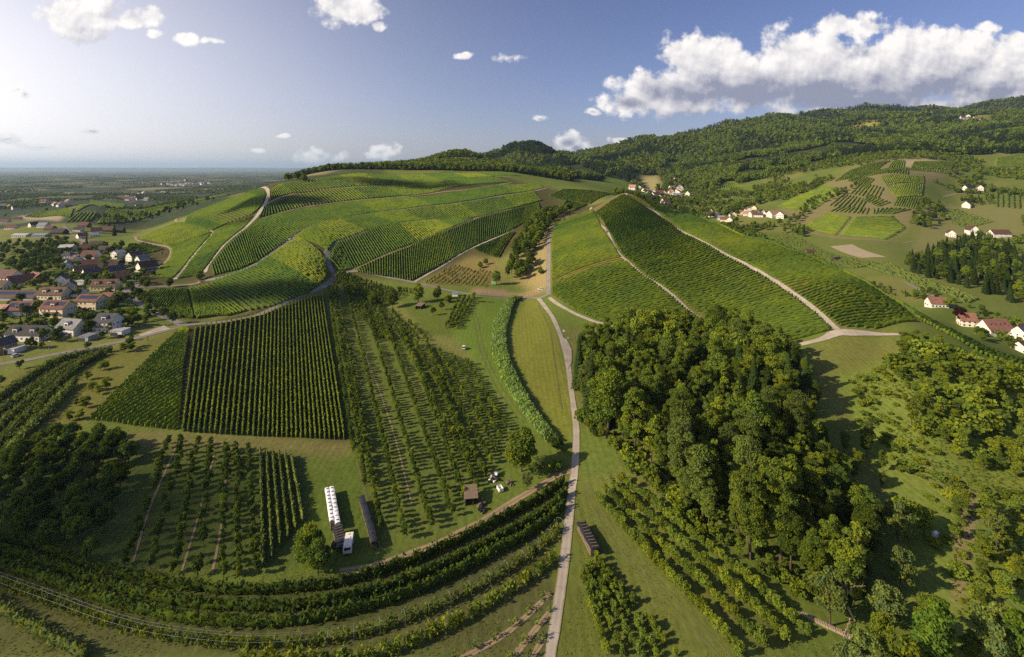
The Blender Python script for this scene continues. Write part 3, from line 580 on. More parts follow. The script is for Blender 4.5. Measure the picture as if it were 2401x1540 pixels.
vines([((415,655),(470,644)),((450,607),(520,578)),((500,548),(574,533)),((504,541),(598,506))], 'bright strip of vines between two climbing tracks', 'stuff', 3.2, .48, 1.9, ds=1.8)
vines([((352,650),(408,652)),((400,606),(445,606)),((404,584),(474,573)),((388,575),(497,547))], 'bright parcel of vines above the village gardens', 'stuff', 3.2, .48, 1.9, ds=1.8)
vines([((328,561),(398,579)),((370,540),(455,560)),((411,522),(496,545))], 'bright parcel of vines on the left shoulder', 'stuff', 3.8, .55, 2.0, ds=2, ymax=1000)
vines([((432,527),(500,541)),((440,505),(530,526)),((480,488),(590,504)),((545,462),(612,484)),((590,443),(624,456))], 'upper parcels of vines on the left shoulder', 'stuff', 4.0, .55, 2.0, ds=2.2, ymax=950)
vines([((285,588),(335,570)),((300,602),(385,586))], 'garden vine row, %s from the top above the village', 'rows', 4.0, .8, 1.8, 1.5, group='garden vine rows')
vines([((1287,459),(1322,444)),((1383,479),(1435,456))], 'dark striped vineyard on the saddle', 'stuff', 3.4, .6, 2.0, 3, ymax=950)
vines([((1308,485),(1328,472)),((1350,492),(1378,481))], 'small dark vineyard at the end of the saddle track', 'stuff', 3.0, .6, 2.0, 3, ymax=900)
# far vineyards
FV = dict(mat='vine_far', spacing=6.5, w=1.25, h=2.3, ds=5, ymax=2600)
for nm, pr in [
 ('terraced vineyard left of the stepped path, across the side valley', [((1940,500),(1993,509)),((1877,533),(1958,553))]),
 ('rounded terraced vineyard right of the stepped path, across the side valley', [((2003,509),(2092,507)),((1985,532),(2124,535)),((1968,553),(2075,563))]),
 ('pale vineyard on the left spur across the side valley', [((1930,435),(1960,440)),((1855,466),(1910,470)),((1820,486),(1880,498))]),
 ('dark vineyard strip beside the pale spur', [((1936,441),(1968,449)),((1885,495),(1908,492))]),
 ('dark vineyard below the upper wood edge', [((1955,426),(1990,401)),((2045,412),(2088,377))]),
 ('light round vineyard in the middle of the far slope', [((1985,424),(2007,412)),((2030,443),(2050,421))]),
 ('vineyard panel right of the light round one', [((2062,415),(2076,436)),((2130,412),(2135,428))]),
 ('wide vineyard panel beside the dry gully', [((2077,442),(2100,465)),((2165,432),(2160,460))]),
 ('triangular vineyard below the wide panel', [((2022,469),(2037,455)),((2060,486),(2090,477))]),
 ('vineyard wedge above the terraces', [((1942,496),(1965,485)),((2035,503),(2040,490))]),
 ('vineyard tongue at the right end above the terraces', [((2042,490),(2045,502)),((2138,492),(2092,502))]),
 ('thin band of vines under the quarry', [((2066,403),(2072,397)),((2228,408),(2226,401))]),
 ('small vineyard left of the quarry', [((2080,393),(2095,376)),((2120,392),(2122,377))]),
 ('terraced vineyard high at the right edge', [((2335,372),(2405,360)),((2330,393),(2405,389))]),
 ('knoll vineyard in the side valley, upper part', [((1678,440),(1690,426)),((1745,440),(1722,426))]),
 ('knoll vineyard in the side valley, middle part', [((1705,453),(1712,440)),((1775,453),(1752,441))]),
 ('knoll vineyard in the side valley, lowest part', [((1715,479),(1715,466)),((1770,480),(1770,466))]),
 ('vineyard stripe high behind the knoll', [((1715,420),(1740,401)),((1800,418),(1800,398))]),
 ('vineyard on the hill shoulder behind the knoll', [((1800,405),(1815,383)),((1845,405),(1870,389))]),
 ('vineyard on the low hill by the plain, left half', [((58,508),(100,495)),((165,510),(172,491))]),
 ('vineyard on the low hill by the plain, right half', [((178,498),(215,471)),((285,490),(295,480))]),
 ('vineyard at the foot of the low hill by the plain', [((152,522),(180,500)),((215,520),(228,500))]),
 ('vineyard on the long ridge behind the village', [((228,525),(290,491)),((310,520),(400,479)),((360,505),(420,476)),((420,480),(540,456))]),
 ('green vineyard sweep left of the central path', [((1940,482),(1975,456)),((2018,500),(2034,470))]),
 ('bright vineyard above the central path', [((1990,455),(2015,430)),((2060,470),(2074,442))]),
 ('narrow vineyard panel at the dry gully', [((2092,482),(2102,467)),((2148,490),(2158,463))]),
 ('bright vineyard strip under the thin band', [((2035,413),(2060,398)),((2130,410),(2130,401))]),
 ('small vineyard panel near the upper gully', [((2136,430),(2133,413)),((2166,430),(2164,412))]),
 ('vineyard right of the quarry', [((2135,394),(2142,380)),((2230,398),(2238,380))]),
 ('hop-like terraces in the wooded side valley', [((1545,405),(1560,380)),((1580,405),(1590,380))]),
 ('striped vineyard below the ridge wood', [((1040,381),(1050,376)),((1095,383),(1100,376))]),
]: vines(pr, nm, 'stuff', **FV)

# bush and berry rows on the floor of the side valley
for nm, pr, sp in [('pale bush rows along the lane in the side valley', [((2030,628),(2265,712)),((2085,618),(2290,702))], 4.0), ('overgrown bush rows behind the crest', [((1770,548),(2000,630)),((1860,548),(2070,622))], 5.0),
 ('small orchard rows on the dry slope', [((2200,505),(2260,535)),((2240,490),(2330,520))], 9.0), ('dark orchard rows below the far farm', [((2330,455),(2330,485)),((2395,462),(2395,490))], 9.0)]:
    vines(pr, nm, 'stuff', spacing=sp, w=sp * .28, h=2.6, ds=2.2, mat='fruit_pale', ymax=1400, gap=.25)
# ------------------------------------------------------------------ buildings
for k, c in dict(white=(.70,.68,.64), cream=(.72,.62,.44), pale=(.66,.64,.60), grey=(.34,.35,.38), timber=(.16,.10,.06), darkwood=(.045,.036,.032), orange_clad=(.45,.22,.08), yellow=(.68,.56,.33), slate_wall=(.20,.23,.28)).items():
    MAT['w_' + k] = solid_mat('render_' + k, c, .85, .10, .8)
for k, c in dict(red=(.165,.066,.050), salmon=(.25,.125,.095), slate=(.055,.062,.078), brown=(.105,.060,.045), darkred=(.105,.046,.043), black=(.030,.030,.034), purple=(.085,.050,.060), grey=(.21,.22,.24), pale=(.44,.45,.46), orange=(.19,.088,.060), blue=(.20,.25,.33), pink=(.42,.24,.20)).items():
    MAT['r_' + k] = roof_mat('roof_' + k, c)
MAT['glass'] = solid_mat('window_glass', (.030, .036, .045), .12, .2, 2, spec=.6)
MAT['frame'] = solid_mat('window_frame', (.74, .73, .70), .5, .05)
MAT['solar'] = solid_mat('solar_cells', (.022, .030, .060), .18, .25, 3, spec=.7)
MAT['door'] = solid_mat('door_paint', (.10, .065, .045), .6, .2)
MAT['garage'] = solid_mat('garage_door', (.055, .058, .065), .5, .1)
MAT['metal'] = solid_mat('galvanised_metal', (.45, .46, .47), .4, .1, metal=.6)
MAT['brick'] = solid_mat('chimney_brick', (.24, .11, .08), .9, .2, 4)
def boxgeo(x0, x1, y0, y1, z0, z1):
    V = [(x0,y0,z0),(x1,y0,z0),(x1,y1,z0),(x0,y1,z0),(x0,y0,z1),(x1,y0,z1),(x1,y1,z1),(x0,y1,z1)]
    return V, [(3,2,1,0),(4,5,6,7),(0,1,5,4),(1,2,6,5),(2,3,7,6),(3,0,4,7)]
def joinp(gs):
    V, Fs = [], []
    for v, f in gs:
        o = len(V); V += list(v); Fs += [tuple(i + o for i in q) for q in f]
    return V, Fs
_share = {}
def shared(key, geo, mat):
    if key not in _share:
        V, Fs = geo(); me = bpy.data.meshes.new(key[0]); me.from_pydata([tuple(v) for v in V], [], Fs); me.materials.append(MAT[mat]); _share[key] = me
    return _share[key]
def put(name, me, parent, loc=(0,0,0), rz=0, scale=None, rot=None):
    o = bpy.data.objects.new(name, me); C.objects.link(o); o.parent = parent; o.location = loc
    o.rotation_euler = rot if rot is not None else (0, 0, rz)
    if scale: o.scale = scale
    return o
def empty(name, loc, rz=0, scale=1):
    o = bpy.data.objects.new(name, None); C.objects.link(o); o.location = loc; o.rotation_euler = (0, 0, rz); o.empty_display_size = .5
    if scale != 1: o.scale = (scale,) * 3
    return o
def frame_geo(w=1.1, h=1.3, t=.10):
    b = .10
    return joinp([boxgeo(-w/2, w/2, -t, 0, 0, b), boxgeo(-w/2, w/2, -t, 0, h-b, h), boxgeo(-w/2, -w/2+b, -t, 0, b, h-b), boxgeo(w/2-b, w/2, -t, 0, b, h-b)])
HOUSES = []
def house(px, py, w, d, hw, rh, rot, wall, roof, label, near=1, ymax=None, dorm=0, solar=0, hip=False, garage=False, balcony=False, chim=True, name='house', cat='house', flat=False, win=True, skyl=0):
    x, y = gp(px, py, ymax); rz = math.radians(rot)
    if near: w, d, hw, rh = w * 1.12, d * 1.1, hw * 1.08, rh * 1.08
    # the photo point is the front foot: move the centre back by half the depth seen
    back = .5 * (abs(math.cos(rz)) * d + abs(math.sin(rz)) * w); f = (y + back) / y; x, y = x * f, y * f
    z = float(min(tz(x - w/3, y), tz(x + w/3, y), tz(x, y - d/3), tz(x, y + d/3))) - .1
    r = tag(empty(name, (x, y, z), rz), label, cat); HOUSES.append((x, y, .62 * max(w, d)))
    # walls: prism with gables (ridge along local x)
    a, b = w / 2, d / 2
    if flat or hip: V, Fs = boxgeo(-a, a, -b, b, -1.5, hw)
    else:
        V = [(-a,-b,-1.5),(a,-b,-1.5),(a,b,-1.5),(-a,b,-1.5),(-a,-b,hw),(a,-b,hw),(a,b,hw),(-a,b,hw),(-a,0,hw+rh-.12),(a,0,hw+rh-.12)]
        Fs = [(3,2,1,0),(0,1,5,4),(2,3,7,6),(1,2,6,9,5),(3,0,4,8,7)]
    mesh_obj('wall', V, Fs, 'w_' + wall, r)
    ov, th = .55, .22
    if flat:
        V, Fs = boxgeo(-a-.25, a+.25, -b-.25, b+.25, hw+.01, hw+.3); ro = mesh_obj('roof', V, Fs, 'r_' + roof, r)
    elif hip:
        e = .5 * min(d, w) * .95; V = [(-a-ov,-b-ov,hw-.1),(a+ov,-b-ov,hw-.1),(a+ov,b+ov,hw-.1),(-a-ov,b+ov,hw-.1),(-a+e,0,hw+rh),(a-e,0,hw+rh),(-a-ov,-b-ov,hw+.1),(a+ov,-b-ov,hw+.1),(a+ov,b+ov,hw+.1),(-a-ov,b+ov,hw+.1)]
        Fs = [(3,2,1,0),(0,1,7,6),(1,2,8,7),(2,3,9,8),(3,0,6,9),(6,7,5,4),(7,8,5),(8,9,4,5),(9,6,4)]; ro = mesh_obj('roof', V, Fs, 'r_' + roof, r)
    else:
        s = rh / b; zo = hw - ov * s; A, B = a + ov, b + ov
        V = []
        for xx in (-A, A): V += [(xx,-B,zo),(xx,0,hw+rh),(xx,B,zo),(xx,-B,zo+th),(xx,0,hw+rh+th),(xx,B,zo+th)]
        Fs = [(0,1,7,6),(1,2,8,7),(3,9,10,4),(4,10,11,5),(0,6,9,3),(2,5,11,8),(0,3,4,1),(1,4,5,2),(6,7,10,9),(7,8,11,10)]
        ro = mesh_obj('roof', V, Fs, 'r_' + roof, r)
        if chim:
            cm = shared(('chimney',), lambda: boxgeo(-.35, .35, -.3, .3, 0, 1.7), 'brick'); put('chimney', cm, ro, (a * random.uniform(-.5, .5), b * .18, hw + rh * .82 - .3))
        ang = math.atan2(rh, b)
        def onroof(lx, t, side=-1):  # point on the front roof plane, t 0 eave .. 1 ridge
            return (lx, side * b * (1 - t), hw + rh * t + th + .02)
        for k in range(dorm):
            lx = (k + .5) / dorm * w - a; dw = min(2.6, w / dorm * .55); dh = rh * .55
            V, Fs = boxgeo(-dw/2, dw/2, 0, b * .75, 0, dh); dm = mesh_obj('dormer', V, Fs, 'w_' + wall, ro, (lx, -b * .80, hw + rh * .22))
            V, Fs = boxgeo(-dw/2-.2, dw/2+.2, -.3, b * .8, dh, dh + .15); mesh_obj('dormer_roof', V, Fs, 'r_' + roof, r, (lx, -b * .80, hw + rh * .22))
            put('window', shared(('window', 'd'), lambda: boxgeo(-.75, .75, -.06, .02, 0, 1.0), 'glass'), r, (lx, -b * .80 - .01, hw + rh * .22 + .25), scale=(dw / 2.2, 1, min(1, dh / 1.5)))
        for k in range(solar):
            lx = (k + .5) / solar * w * .9 - a * .9; pm = shared(('solar_panel',), lambda: boxgeo(-.8, .8, -1.35, 1.35, 0, .06), 'solar')
            put('solar_panel', pm, r, onroof(lx, .55), rot=(ang, 0, 0), scale=(w * .9 / solar / 1.75, min(1.2, b * .3), 1))
        for k in range(skyl):
            pm = shared(('skylight',), lambda: boxgeo(-.5, .5, -.6, .6, 0, .07), 'glass'); put('skylight', pm, r, onroof((k + .5) / skyl * w * .8 - a * .8, .5), rot=(ang, 0, 0))
    if win:
        ns = max(1, int(hw / 2.5)); sh = hw / ns
        def wall_windows(L, fx):
            nw = max(1, int(L / 2.7)); out = []
            for st in range(ns):
                for i in range(nw):
                    if random.random() < .12: continue
                    out.append(((i + .5) / nw * L - L / 2, st * sh + sh * .30))
            return out
        sides = [(w, 0), (d, 1), (d, 3)] + ([(w, 2)] if near else [])
        for L, sd_ in sides:
            for (p, zz) in wall_windows(L, sd_):
                if sd_ == 0: loc, q = (p, -b - .005, zz), 0
                elif sd_ == 2: loc, q = (-p, b + .005, zz), math.pi
                elif sd_ == 1: loc, q = (a + .005, p, zz), math.pi / 2
                else: loc, q = (-a - .005, -p, zz), -math.pi / 2
                if near:
                    fr = put('window', shared(('window', 'f'), frame_geo, 'frame'), r, loc, q)
                    put('pane', shared(('pane',), lambda: boxgeo(-.45, .45, -.05, .0, .1, 1.2), 'glass'), fr)
                else: put('window', shared(('window', 'far'), lambda: boxgeo(-.6, .6, -.06, .0, 0, 1.3), 'glass'), r, loc, q)
        if near: put('door', shared(('door',), lambda: boxgeo(-.5, .5, -.09, 0, 0, 2.1), 'door'), r, (a * .55, -b - .012, .02))
    if garage: put('garage_door', shared(('garage_door',), lambda: boxgeo(-2.2, 2.2, -.09, 0, 0, 2.2), 'garage'), r, (-a * .35, -b - .012, .0), scale=(min(1, w / 6.5), 1, 1))
    if balcony:
        V, Fs = joinp([boxgeo(-w*.3, w*.3, -1.5, -.02, 0, .18), boxgeo(-w*.3, w*.3, -1.5, -1.42, .181, 1.1), boxgeo(-w*.3, -w*.3+.08, -1.42, -.02, .181, 1.1), boxgeo(w*.3-.08, w*.3, -1.42, -.02, .181, 1.1)])
        mesh_obj('balcony', V, Fs, 'w_timber', r, (0, -b, hw * .52))
    return r
# village in front (photo foot point, size, turn, colours)
house(255,780,10.5,9,6.2,3.6,-3,'white','slate','tall white house with slate roof, nearest the empty parking bays',dorm=1,balcony=True)
house(282,788,6.5,6,2.7,.3,-3,'white','pale','white flat-roofed garage wing with dark door beside the slate-roofed house',flat=True,garage=True,win=False,name='garage',cat='garage')
house(170,790,12,8.5,4.6,4.0,-12,'white','grey','white house with grey tiled roof left of a flat garage',dorm=1)
house(207,801,5.4,6,2.6,.3,-5,'grey','grey','grey flat-roofed garage on a paved drive beside the lane',flat=True,garage=True,win=False,name='garage',cat='garage')
house(70,802,19,9,4.0,3.6,-3,'white','black','long white house with black roof and ribbon dormer above the lane',dorm=2)
house(30,830,8,6,2.6,.3,-4,'white','pale','low white garage in front of the long black-roofed house',flat=True,garage=True,win=False,name='garage',cat='garage')
house(137,746,15,10,6.0,3.8,-4,'cream','red','cream house with red roof, dormer and two fields of solar panels',dorm=1,solar=5,balcony=True)
house(54,742,13,10,4.2,4.2,4,'slate_wall','red','blue-grey house with red roof covered by solar panels',solar=6,dorm=1)
house(215,727,14,10,6.0,3.2,-3,'cream','orange','cream house with orange roof and a short strip of solar panels',solar=4,skyl=2)
house(255,713,7,8,4.6,2.6,-3,'cream','orange','small cream annex with orange roof right of the solar-strip house')
house(250,682,17,10,3.8,4.0,6,'yellow','brown','yellow house with brown hipped roof and two small dormers by the junction',dorm=2)
house(130,703,17,10,3.8,4.2,-2,'cream','brown','cream house with dark brown roof and skylights behind the red solar roof',dorm=2,skyl=2)
house(178,697,11,9,2.8,3.0,-2,'white','black','low white building with black roof behind the orange-roofed house',garage=True,win=False)
house(45,705,30,11,2.6,3.6,-2,'grey','brown','long low barn with dark brown roof at the left of the village',chim=False,solar=2,name='barn',cat='barn',win=False)
house(22,662,18,13,3.4,5.5,-14,'white','darkred','big barn with dull red roof at the left edge',name='barn',cat='barn',chim=False)
house(48,673,15,12,3.0,5.0,60,'pale','orange','barn with weathered terracotta roof and white gable',name='barn',cat='barn',chim=False)
house(86,665,15,11,3.0,4.6,-30,'timber','orange','barn with rusty orange roof beside the terracotta one',name='barn',cat='barn',chim=False)
house(146,670,10,9,4.0,4.0,-62,'white','slate','white house with slate roof and covered porch, gable to the left',skyl=2)
house(163,680,13,8,2.8,3.4,-48,'grey','black','low house with charcoal roof in front of the porch house')
house(189,646,9,8,4.2,3.4,50,'white','brown','white gabled house with dark brown roof on the village slope')
house(213,654,10,9,4.6,3.8,55,'white','slate','white gabled house with slate roof and one big skylight',skyl=1)
house(191,668,8,6,2.6,.3,0,'white','pale','flat pale-roofed white annex between two gabled houses',flat=True,win=False,name='annex',cat='annex')
house(272,647,11,9,4.2,4.0,52,'white','slate','white gabled house with slate roof and a row of skylights near the street',skyl=3)
house(284,658,10,9,3.2,3.6,40,'white','darkred','white house with reddish roof and pale roof panels by the junction',skyl=2)
house(256,637,13,10,3.6,4.4,20,'timber','purple','house with wide plum-coloured roof and wooden balcony',balcony=True)
house(316,614,11,10,5.6,3.6,65,'white','purple','white house with plum roof just below the garden vines',balcony=True)
house(344,640,14,11,4.4,5.0,62,'white','brown','large white house with brown roof at the upper end of the street',skyl=3,balcony=True)
house(334,618,9,9,4.0,3.6,62,'pale','grey','grey-roofed house attached behind the large brown-roofed one',skyl=2)
house(277,607,9,8,6.0,2.2,75,'white','pale','narrow white block with pale grey roof below the meadow')
house(161,612,11,10,5.6,2.6,0,'white','slate','white hip-roofed house by the bend of the village street',hip=True)
house(158,592,12,10,5.6,2.4,15,'white','pale','white house with pale roof and terraces above the village street')
house(214,608,15,11,3.2,5.2,0,'white','darkred','large farmhouse with dark red roof beside the street')
house(205,590,12,9,3.0,4.4,35,'timber','orange','barn with orange roof behind the dark red farmhouse',name='barn',cat='barn',chim=False)
house(228,586,14,12,4.6,4.8,0,'darkwood','black','tall black timber barn behind the farmhouse',name='barn',cat='barn',chim=False,win=False)
house(248,592,14,9,3.0,3.6,-10,'darkwood','black','low black barn at the edge of the bright meadow',name='barn',cat='barn',chim=False,win=False)
house(157,634,11,9,3.4,4.2,-50,'white','grey','white house with blue-grey roof in the village orchard')
house(178,618,10,8,3.4,4.0,-40,'pale','darkred','house with rust-brown roof above the blue-grey roof')
house(215,628,13,9,3.0,4.0,30,'timber','darkred','timber house with maroon roof in the middle of the village')
house(4,745,9,9,4.6,2.6,0,'white','pink','white house with faded pink roof cut by the left edge')
house(5,680,10,9,3.4,3.4,0,'pale','brown','brown-roofed house cut by the left edge')
house(2,836,9,8,5.0,2.6,70,'orange_clad','slate','orange timber-clad house cut by the left edge')
# upper village and the plain side
UP = [(192,560,11,9,4,4,60,'white','salmon','white house with salmon roof beside a tall dark cypress'),(184,543,12,9,4,3,0,'white','black','white house with black roof up the village street'),(198,533,16,10,4,5,0,'timber','darkred','maroon-roofed house on the upper street'),
 (226,547,13,11,3.6,5,40,'white','brown','white brown-roofed house beside the conifers'),(222,556,9,8,3.4,3,30,'white','blue','small house with bluish roof below the conifers'),(252,544,18,11,4,5.5,10,'timber','brown','large brown barn near the hedge'),(277,545,17,11,4,5,10,'darkwood','black','dark barn at the end of the upper village'),
 (140,550,18,12,3.4,5,0,'darkwood','black','wide dark barn beside the street bend'),(52,556,20,12,3,2,2,'pale','pale','long shed with pale ribbed roof'),(98,556,18,12,3,2,2,'grey','blue','long shed with blue-grey ribbed roof'),(78,532,11,9,4,4.5,70,'white','darkred','white house with maroon gable near the shed'),
 (102,533,14,10,4,4,0,'pale','blue','house with slate-blue roof near the shed'),(28,537,16,10,3.4,4,0,'pale','darkred','reddish farm roof left of the shed'),(42,516,13,10,3.4,4,20,'white','brown','white farmhouse before the low vine hill'),(118,541,13,10,3.6,4,0,'timber','darkred','barn with rusty roof beside the street'),
 (325,487,17,12,5,6,55,'white','grey','white house with bright solar roof alone on the vine ridge'),(12,522,15,10,3.5,4,10,'pale','red','red-roofed farm at the far left')]
for (a,b,w,d,h,rh,ro,wa,rf,lab) in UP: house(a,b,w,d,h,rh,ro,wa,rf,lab,near=0,name='barn' if 'barn' in lab or 'shed' in lab else 'house',cat='barn' if 'barn' in lab else ('shed' if 'shed' in lab else 'house'),chim='barn' not in lab and 'shed' not in lab,win='barn' not in lab)
# right-hand valley
house(2195,722,13.5,9,4.2,4.2,-8,'white','salmon','barn with salmon roof and white wall behind the crest',near=0,ymax=520,name='barn',cat='barn',chim=False)
house(2266,768,10,9,5,4.8,-20,'white','salmon','white farmhouse with salmon roof beside the copper beech',near=0,ymax=420)
house(2330,789,16,10,5,5.6,6,'white','salmon','big farmhouse with wide salmon roof and roof windows',near=1,ymax=420,skyl=4)
house(2392,800,11,9,5,4.6,30,'white','red','white house with arched window and solar roof at the right edge',near=1,ymax=400,solar=4)
house(2398,830,10,9,4,3.6,20,'white','brown','brown-roofed house below the white solar one at the right edge',near=0,ymax=380)
house(1898,596,11,8,3,3.4,0,'timber','darkred','hut with dark red roof just behind the crest track',near=0,ymax=800,win=False)
house(1961,614,10,7,3,3,20,'darkwood','black','small dark roof among fields behind the crest',near=0,ymax=760,win=False)
RV = [(2279,553,18,14,8,7,70,'white','brown','large white guesthouse with steep brown roof above the conifers',900),(2228,557,14,11,6,5,60,'white','brown','small white house half hidden by conifer tops',900),(2342,558,26,14,6,6,-6,'white','brown','long white farm with brown roof at the right',900),
 (2266,489,18,13,7,6,40,'white','red','white house with red roof standing alone on the slope',1300),(2270,449,20,13,7,6,10,'white','black','white farm with dark roofs on the far terrace',1500),(2295,448,18,12,6,6,60,'pale','brown','farmhouse with brown gable on the far terrace',1500),
 (1812,511,20,14,6,6,20,'pale','pink','farm with pink roof in front of the dark wood',1200),(1828,514,18,13,7,6,60,'white','salmon','white farmhouse with gable in front of the dark wood',1200),
 (2258,281,30,18,8,8,0,'pale','red','tiny red-roofed farm high on the skyline slope',4500),(2268,281,24,18,12,8,60,'white','pale','tiny white house high on the skyline slope',4500),(2288,283,28,18,9,9,0,'white','salmon','tiny salmon-roofed farm high on the skyline slope',4500)]
for (a,b,w,d,h,rh,ro,wa,rf,lab,ym) in RV: house(a,b,w,d,h,rh,ro,wa,rf,lab,near=0,ymax=ym)
random.seed(5)
cl2 = [(1845,855,'plum'),(1900,850,'grey'),(1890,818,'brown'),(1960,882,'blue-grey'),(2000,900,'orange'),(2042,897,'red'),(2070,852,'slate'),(2150,832,'salmon'),(2200,842,'pink'),(2265,852,'salmon'),(2310,857,'brown'),(2345,828,'dark'),(2390,847,'red'),(2270,785,'maroon'),(2212,803,'rusty')]
rm = {'plum':'purple','grey':'grey','brown':'brown','blue-grey':'blue','orange':'orange','red':'red','slate':'slate','salmon':'salmon','pink':'pink','dark':'black','maroon':'darkred','rusty':'red'}
for i, (a, b, c) in enumerate(cl2):
    house(1200 + a/4, 293 + b/4 + 3, random.uniform(12,18), random.uniform(9,12), random.uniform(4,6), random.uniform(4,5), random.choice([0,20,60,80,-25]), random.choice(['white','white','cream','pale']), rm[c], 'white hamlet house with %s roof, %s from the left in the side valley' % (c, ORD(i+1)), near=0, ymax=1300)
cl3 = [(1540,528),(1570,578),(1620,553),(1660,548),(1478,548),(1550,560),(1490,640),(1560,625),(1560,650),(1650,660),(1385,650),(1390,692),(1440,738),(1550,673),(1500,665),(1130,605),(1205,598),(1250,622),(1320,642),(1280,655),(1345,668),(1420,655),(1530,545),(1610,580),(1500,600),(1575,605)]
for i, (a, b) in enumerate(sorted(cl3)):
    house(1200 + a/4, 293 + b/4 + 2, random.uniform(16,24), random.uniform(12,15), random.uniform(6,9), random.uniform(5,7), random.choice([0,30,60,85,-30]), random.choice(['white','white','pale']), random.choice(['salmon','salmon','brown','pink','red','grey']), 'far village house, %s from the left where the valley narrows' % ORD(i+1), near=0, ymax=2200, chim=False)
cl4 = [(1135,690),(1160,700),(1190,688),(1210,705),(1240,700),(1290,690),(1310,705),(1350,695),(1375,705),(1240,725),(410,725),(440,718),(480,740),(520,755),(560,765),(600,745),(640,725),(1200,640),(1250,650),(1300,655),(1350,640),(1400,650),(1480,635),(1530,640),(30,775),(90,780),(150,790)]
for i, (a, b) in enumerate(sorted(cl4)):
    house(a/4, 293 + b/4 + 1, random.uniform(16,26), random.uniform(11,15), random.uniform(5,7), random.uniform(5,7), random.choice([0,30,60,-30]), random.choice(['white','pale','white']), random.choice(['brown','red','darkred','salmon','grey']), 'hazy house on the plain, %s from the left beyond the low vine hill' % ORD(i+1), near=0, ymax=4000, chim=False, win=(b > 660))
for i in range(26):
    a = 1530 + i * 18 + random.uniform(-8, 8); b = 548 + random.uniform(0, 26)
    house(a/4, 293 + b/4, random.uniform(18,34), random.uniform(14,20), random.uniform(6,9), random.uniform(5,8), random.choice([0,30,60]), 'white', random.choice(['brown','salmon','grey']), 'tiny distant town house, %s from the left around the church' % ORD(i+1), near=0, ymax=6500, chim=False, win=False)
# church with a spire in the distant town
cx_, cy_ = gp(437, 427, 6500); ch = tag(empty('church', (cx_, cy_, float(tz(cx_, cy_)))), 'distant white church with a pointed spire on the plain', 'church'); ch.scale = (.5, .5, .5)
V, Fs = boxgeo(-14, 14, -30, 30, 0, 22); mesh_obj('wall', V, Fs, 'w_white', ch)
mesh_obj('roof', [(-15,-31,22),(15,-31,22),(15,31,22),(-15,31,22),(0,-31,38),(0,31,38)], [(0,1,4),(1,2,5,4),(2,3,5),(3,0,4,5)], 'r_brown', ch)
V, Fs = boxgeo(-8, 8, -46, -31, 0, 55); tw = mesh_obj('tower', V, Fs, 'w_white', ch)
mesh_obj('spire', [(-9,-47,55),(9,-47,55),(9,-30,55),(-9,-30,55),(0,-38.5,105)], [(0,1,4),(1,2,4),(2,3,4),(3,0,4)], 'r_slate', tw)
# ------------------------------------------------------------------ trees: shared crown and trunk meshes
def tube(p0, p1, r0, r1, k=6):
    p0 = np.array(p0, float); p1 = np.array(p1, float); d = p1 - p0; d /= np.linalg.norm(d) + 1e-9
    a = np.cross(d, (0, 0, 1) if abs(d[2]) < .9 else (1, 0, 0)); a /= np.linalg.norm(a); b = np.cross(d, a)
    th = np.linspace(0, 2 * math.pi, k, endpoint=False); c = np.cos(th)[:, None] * a + np.sin(th)[:, None] * b
    V = np.concatenate([p0 + c * r0, p1 + c * r1]); i = np.arange(k); j = (i + 1) % k
    return V, np.stack([i, j, j + k, i + k], -1)
def trunk_geo(h, r, limbs=5, spread=.25, top=.75):
    gs = []; pts = [np.array((0, 0, -.6)), np.array((rng.normal(0, .02) * h, rng.normal(0, .02) * h, h * .3)), np.array((rng.normal(0, .03) * h, rng.normal(0, .03) * h, h * top))]
    gs.append(tube(pts[0], pts[1], r, r * .7)); gs.append(tube(pts[1], pts[2], r * .7, r * .15))
    for k in range(limbs):
        t = rng.uniform(0, .6); s = pts[1] * (1 - t) + pts[2] * t; an = rng.uniform(0, 6.28); L = h * spread * rng.uniform(.7, 1.2)
        gs.append(tube(s, s + np.array((math.cos(an) * L, math.sin(an) * L, L * rng.uniform(.5, 1.1))), r * .4, r * .08, 5))
    return join(gs)
def crown_lobes(h, rx, rz, zc, nl, lr, nleaf, size, up=0.0, flat=1.0):
    """leaf sprays on the shells of many overlapping lobes"""
    d = rng.normal(size=(nl, 3)); d /= np.linalg.norm(d, axis=1)[:, None]; d[:, 2] = d[:, 2] * .9 + .15
    rr = rng.uniform(.45, .95, (nl, 1)); cen = d * rr * np.array([rx, rx, rz]) + np.array([0, 0, zc]); lrad = lr * rng.uniform(.7, 1.3, nl)
    k = rng.integers(0, nl, nleaf); n = rng.normal(size=(nleaf, 3)); n /= np.linalg.norm(n, axis=1)[:, None]; n[:, 2] = np.where(n[:, 2] < -.3, -n[:, 2] * .6, n[:, 2])
    rad = lrad[k] * rng.random(nleaf) ** .28
    P = cen[k] + n * rad[:, None] * np.array([1, 1, .85]); P[:, 2] = np.maximum(P[:, 2], h * .10)
    return leaf_cards(P, rng.uniform(.7, 1.35, nleaf) * size, normal=n * .9, up=up, asp=1.15)
def proto(name, crown, trunk, cm, tm='bark'):
    def mk(nm, g, m):
        if g is None: return None
        o = mesh_obj(nm, g[0], g[1], m); me = o.data; bpy.data.objects.remove(o); return me
    return (name, mk('crown', crown, cm), mk('trunk', trunk, tm))
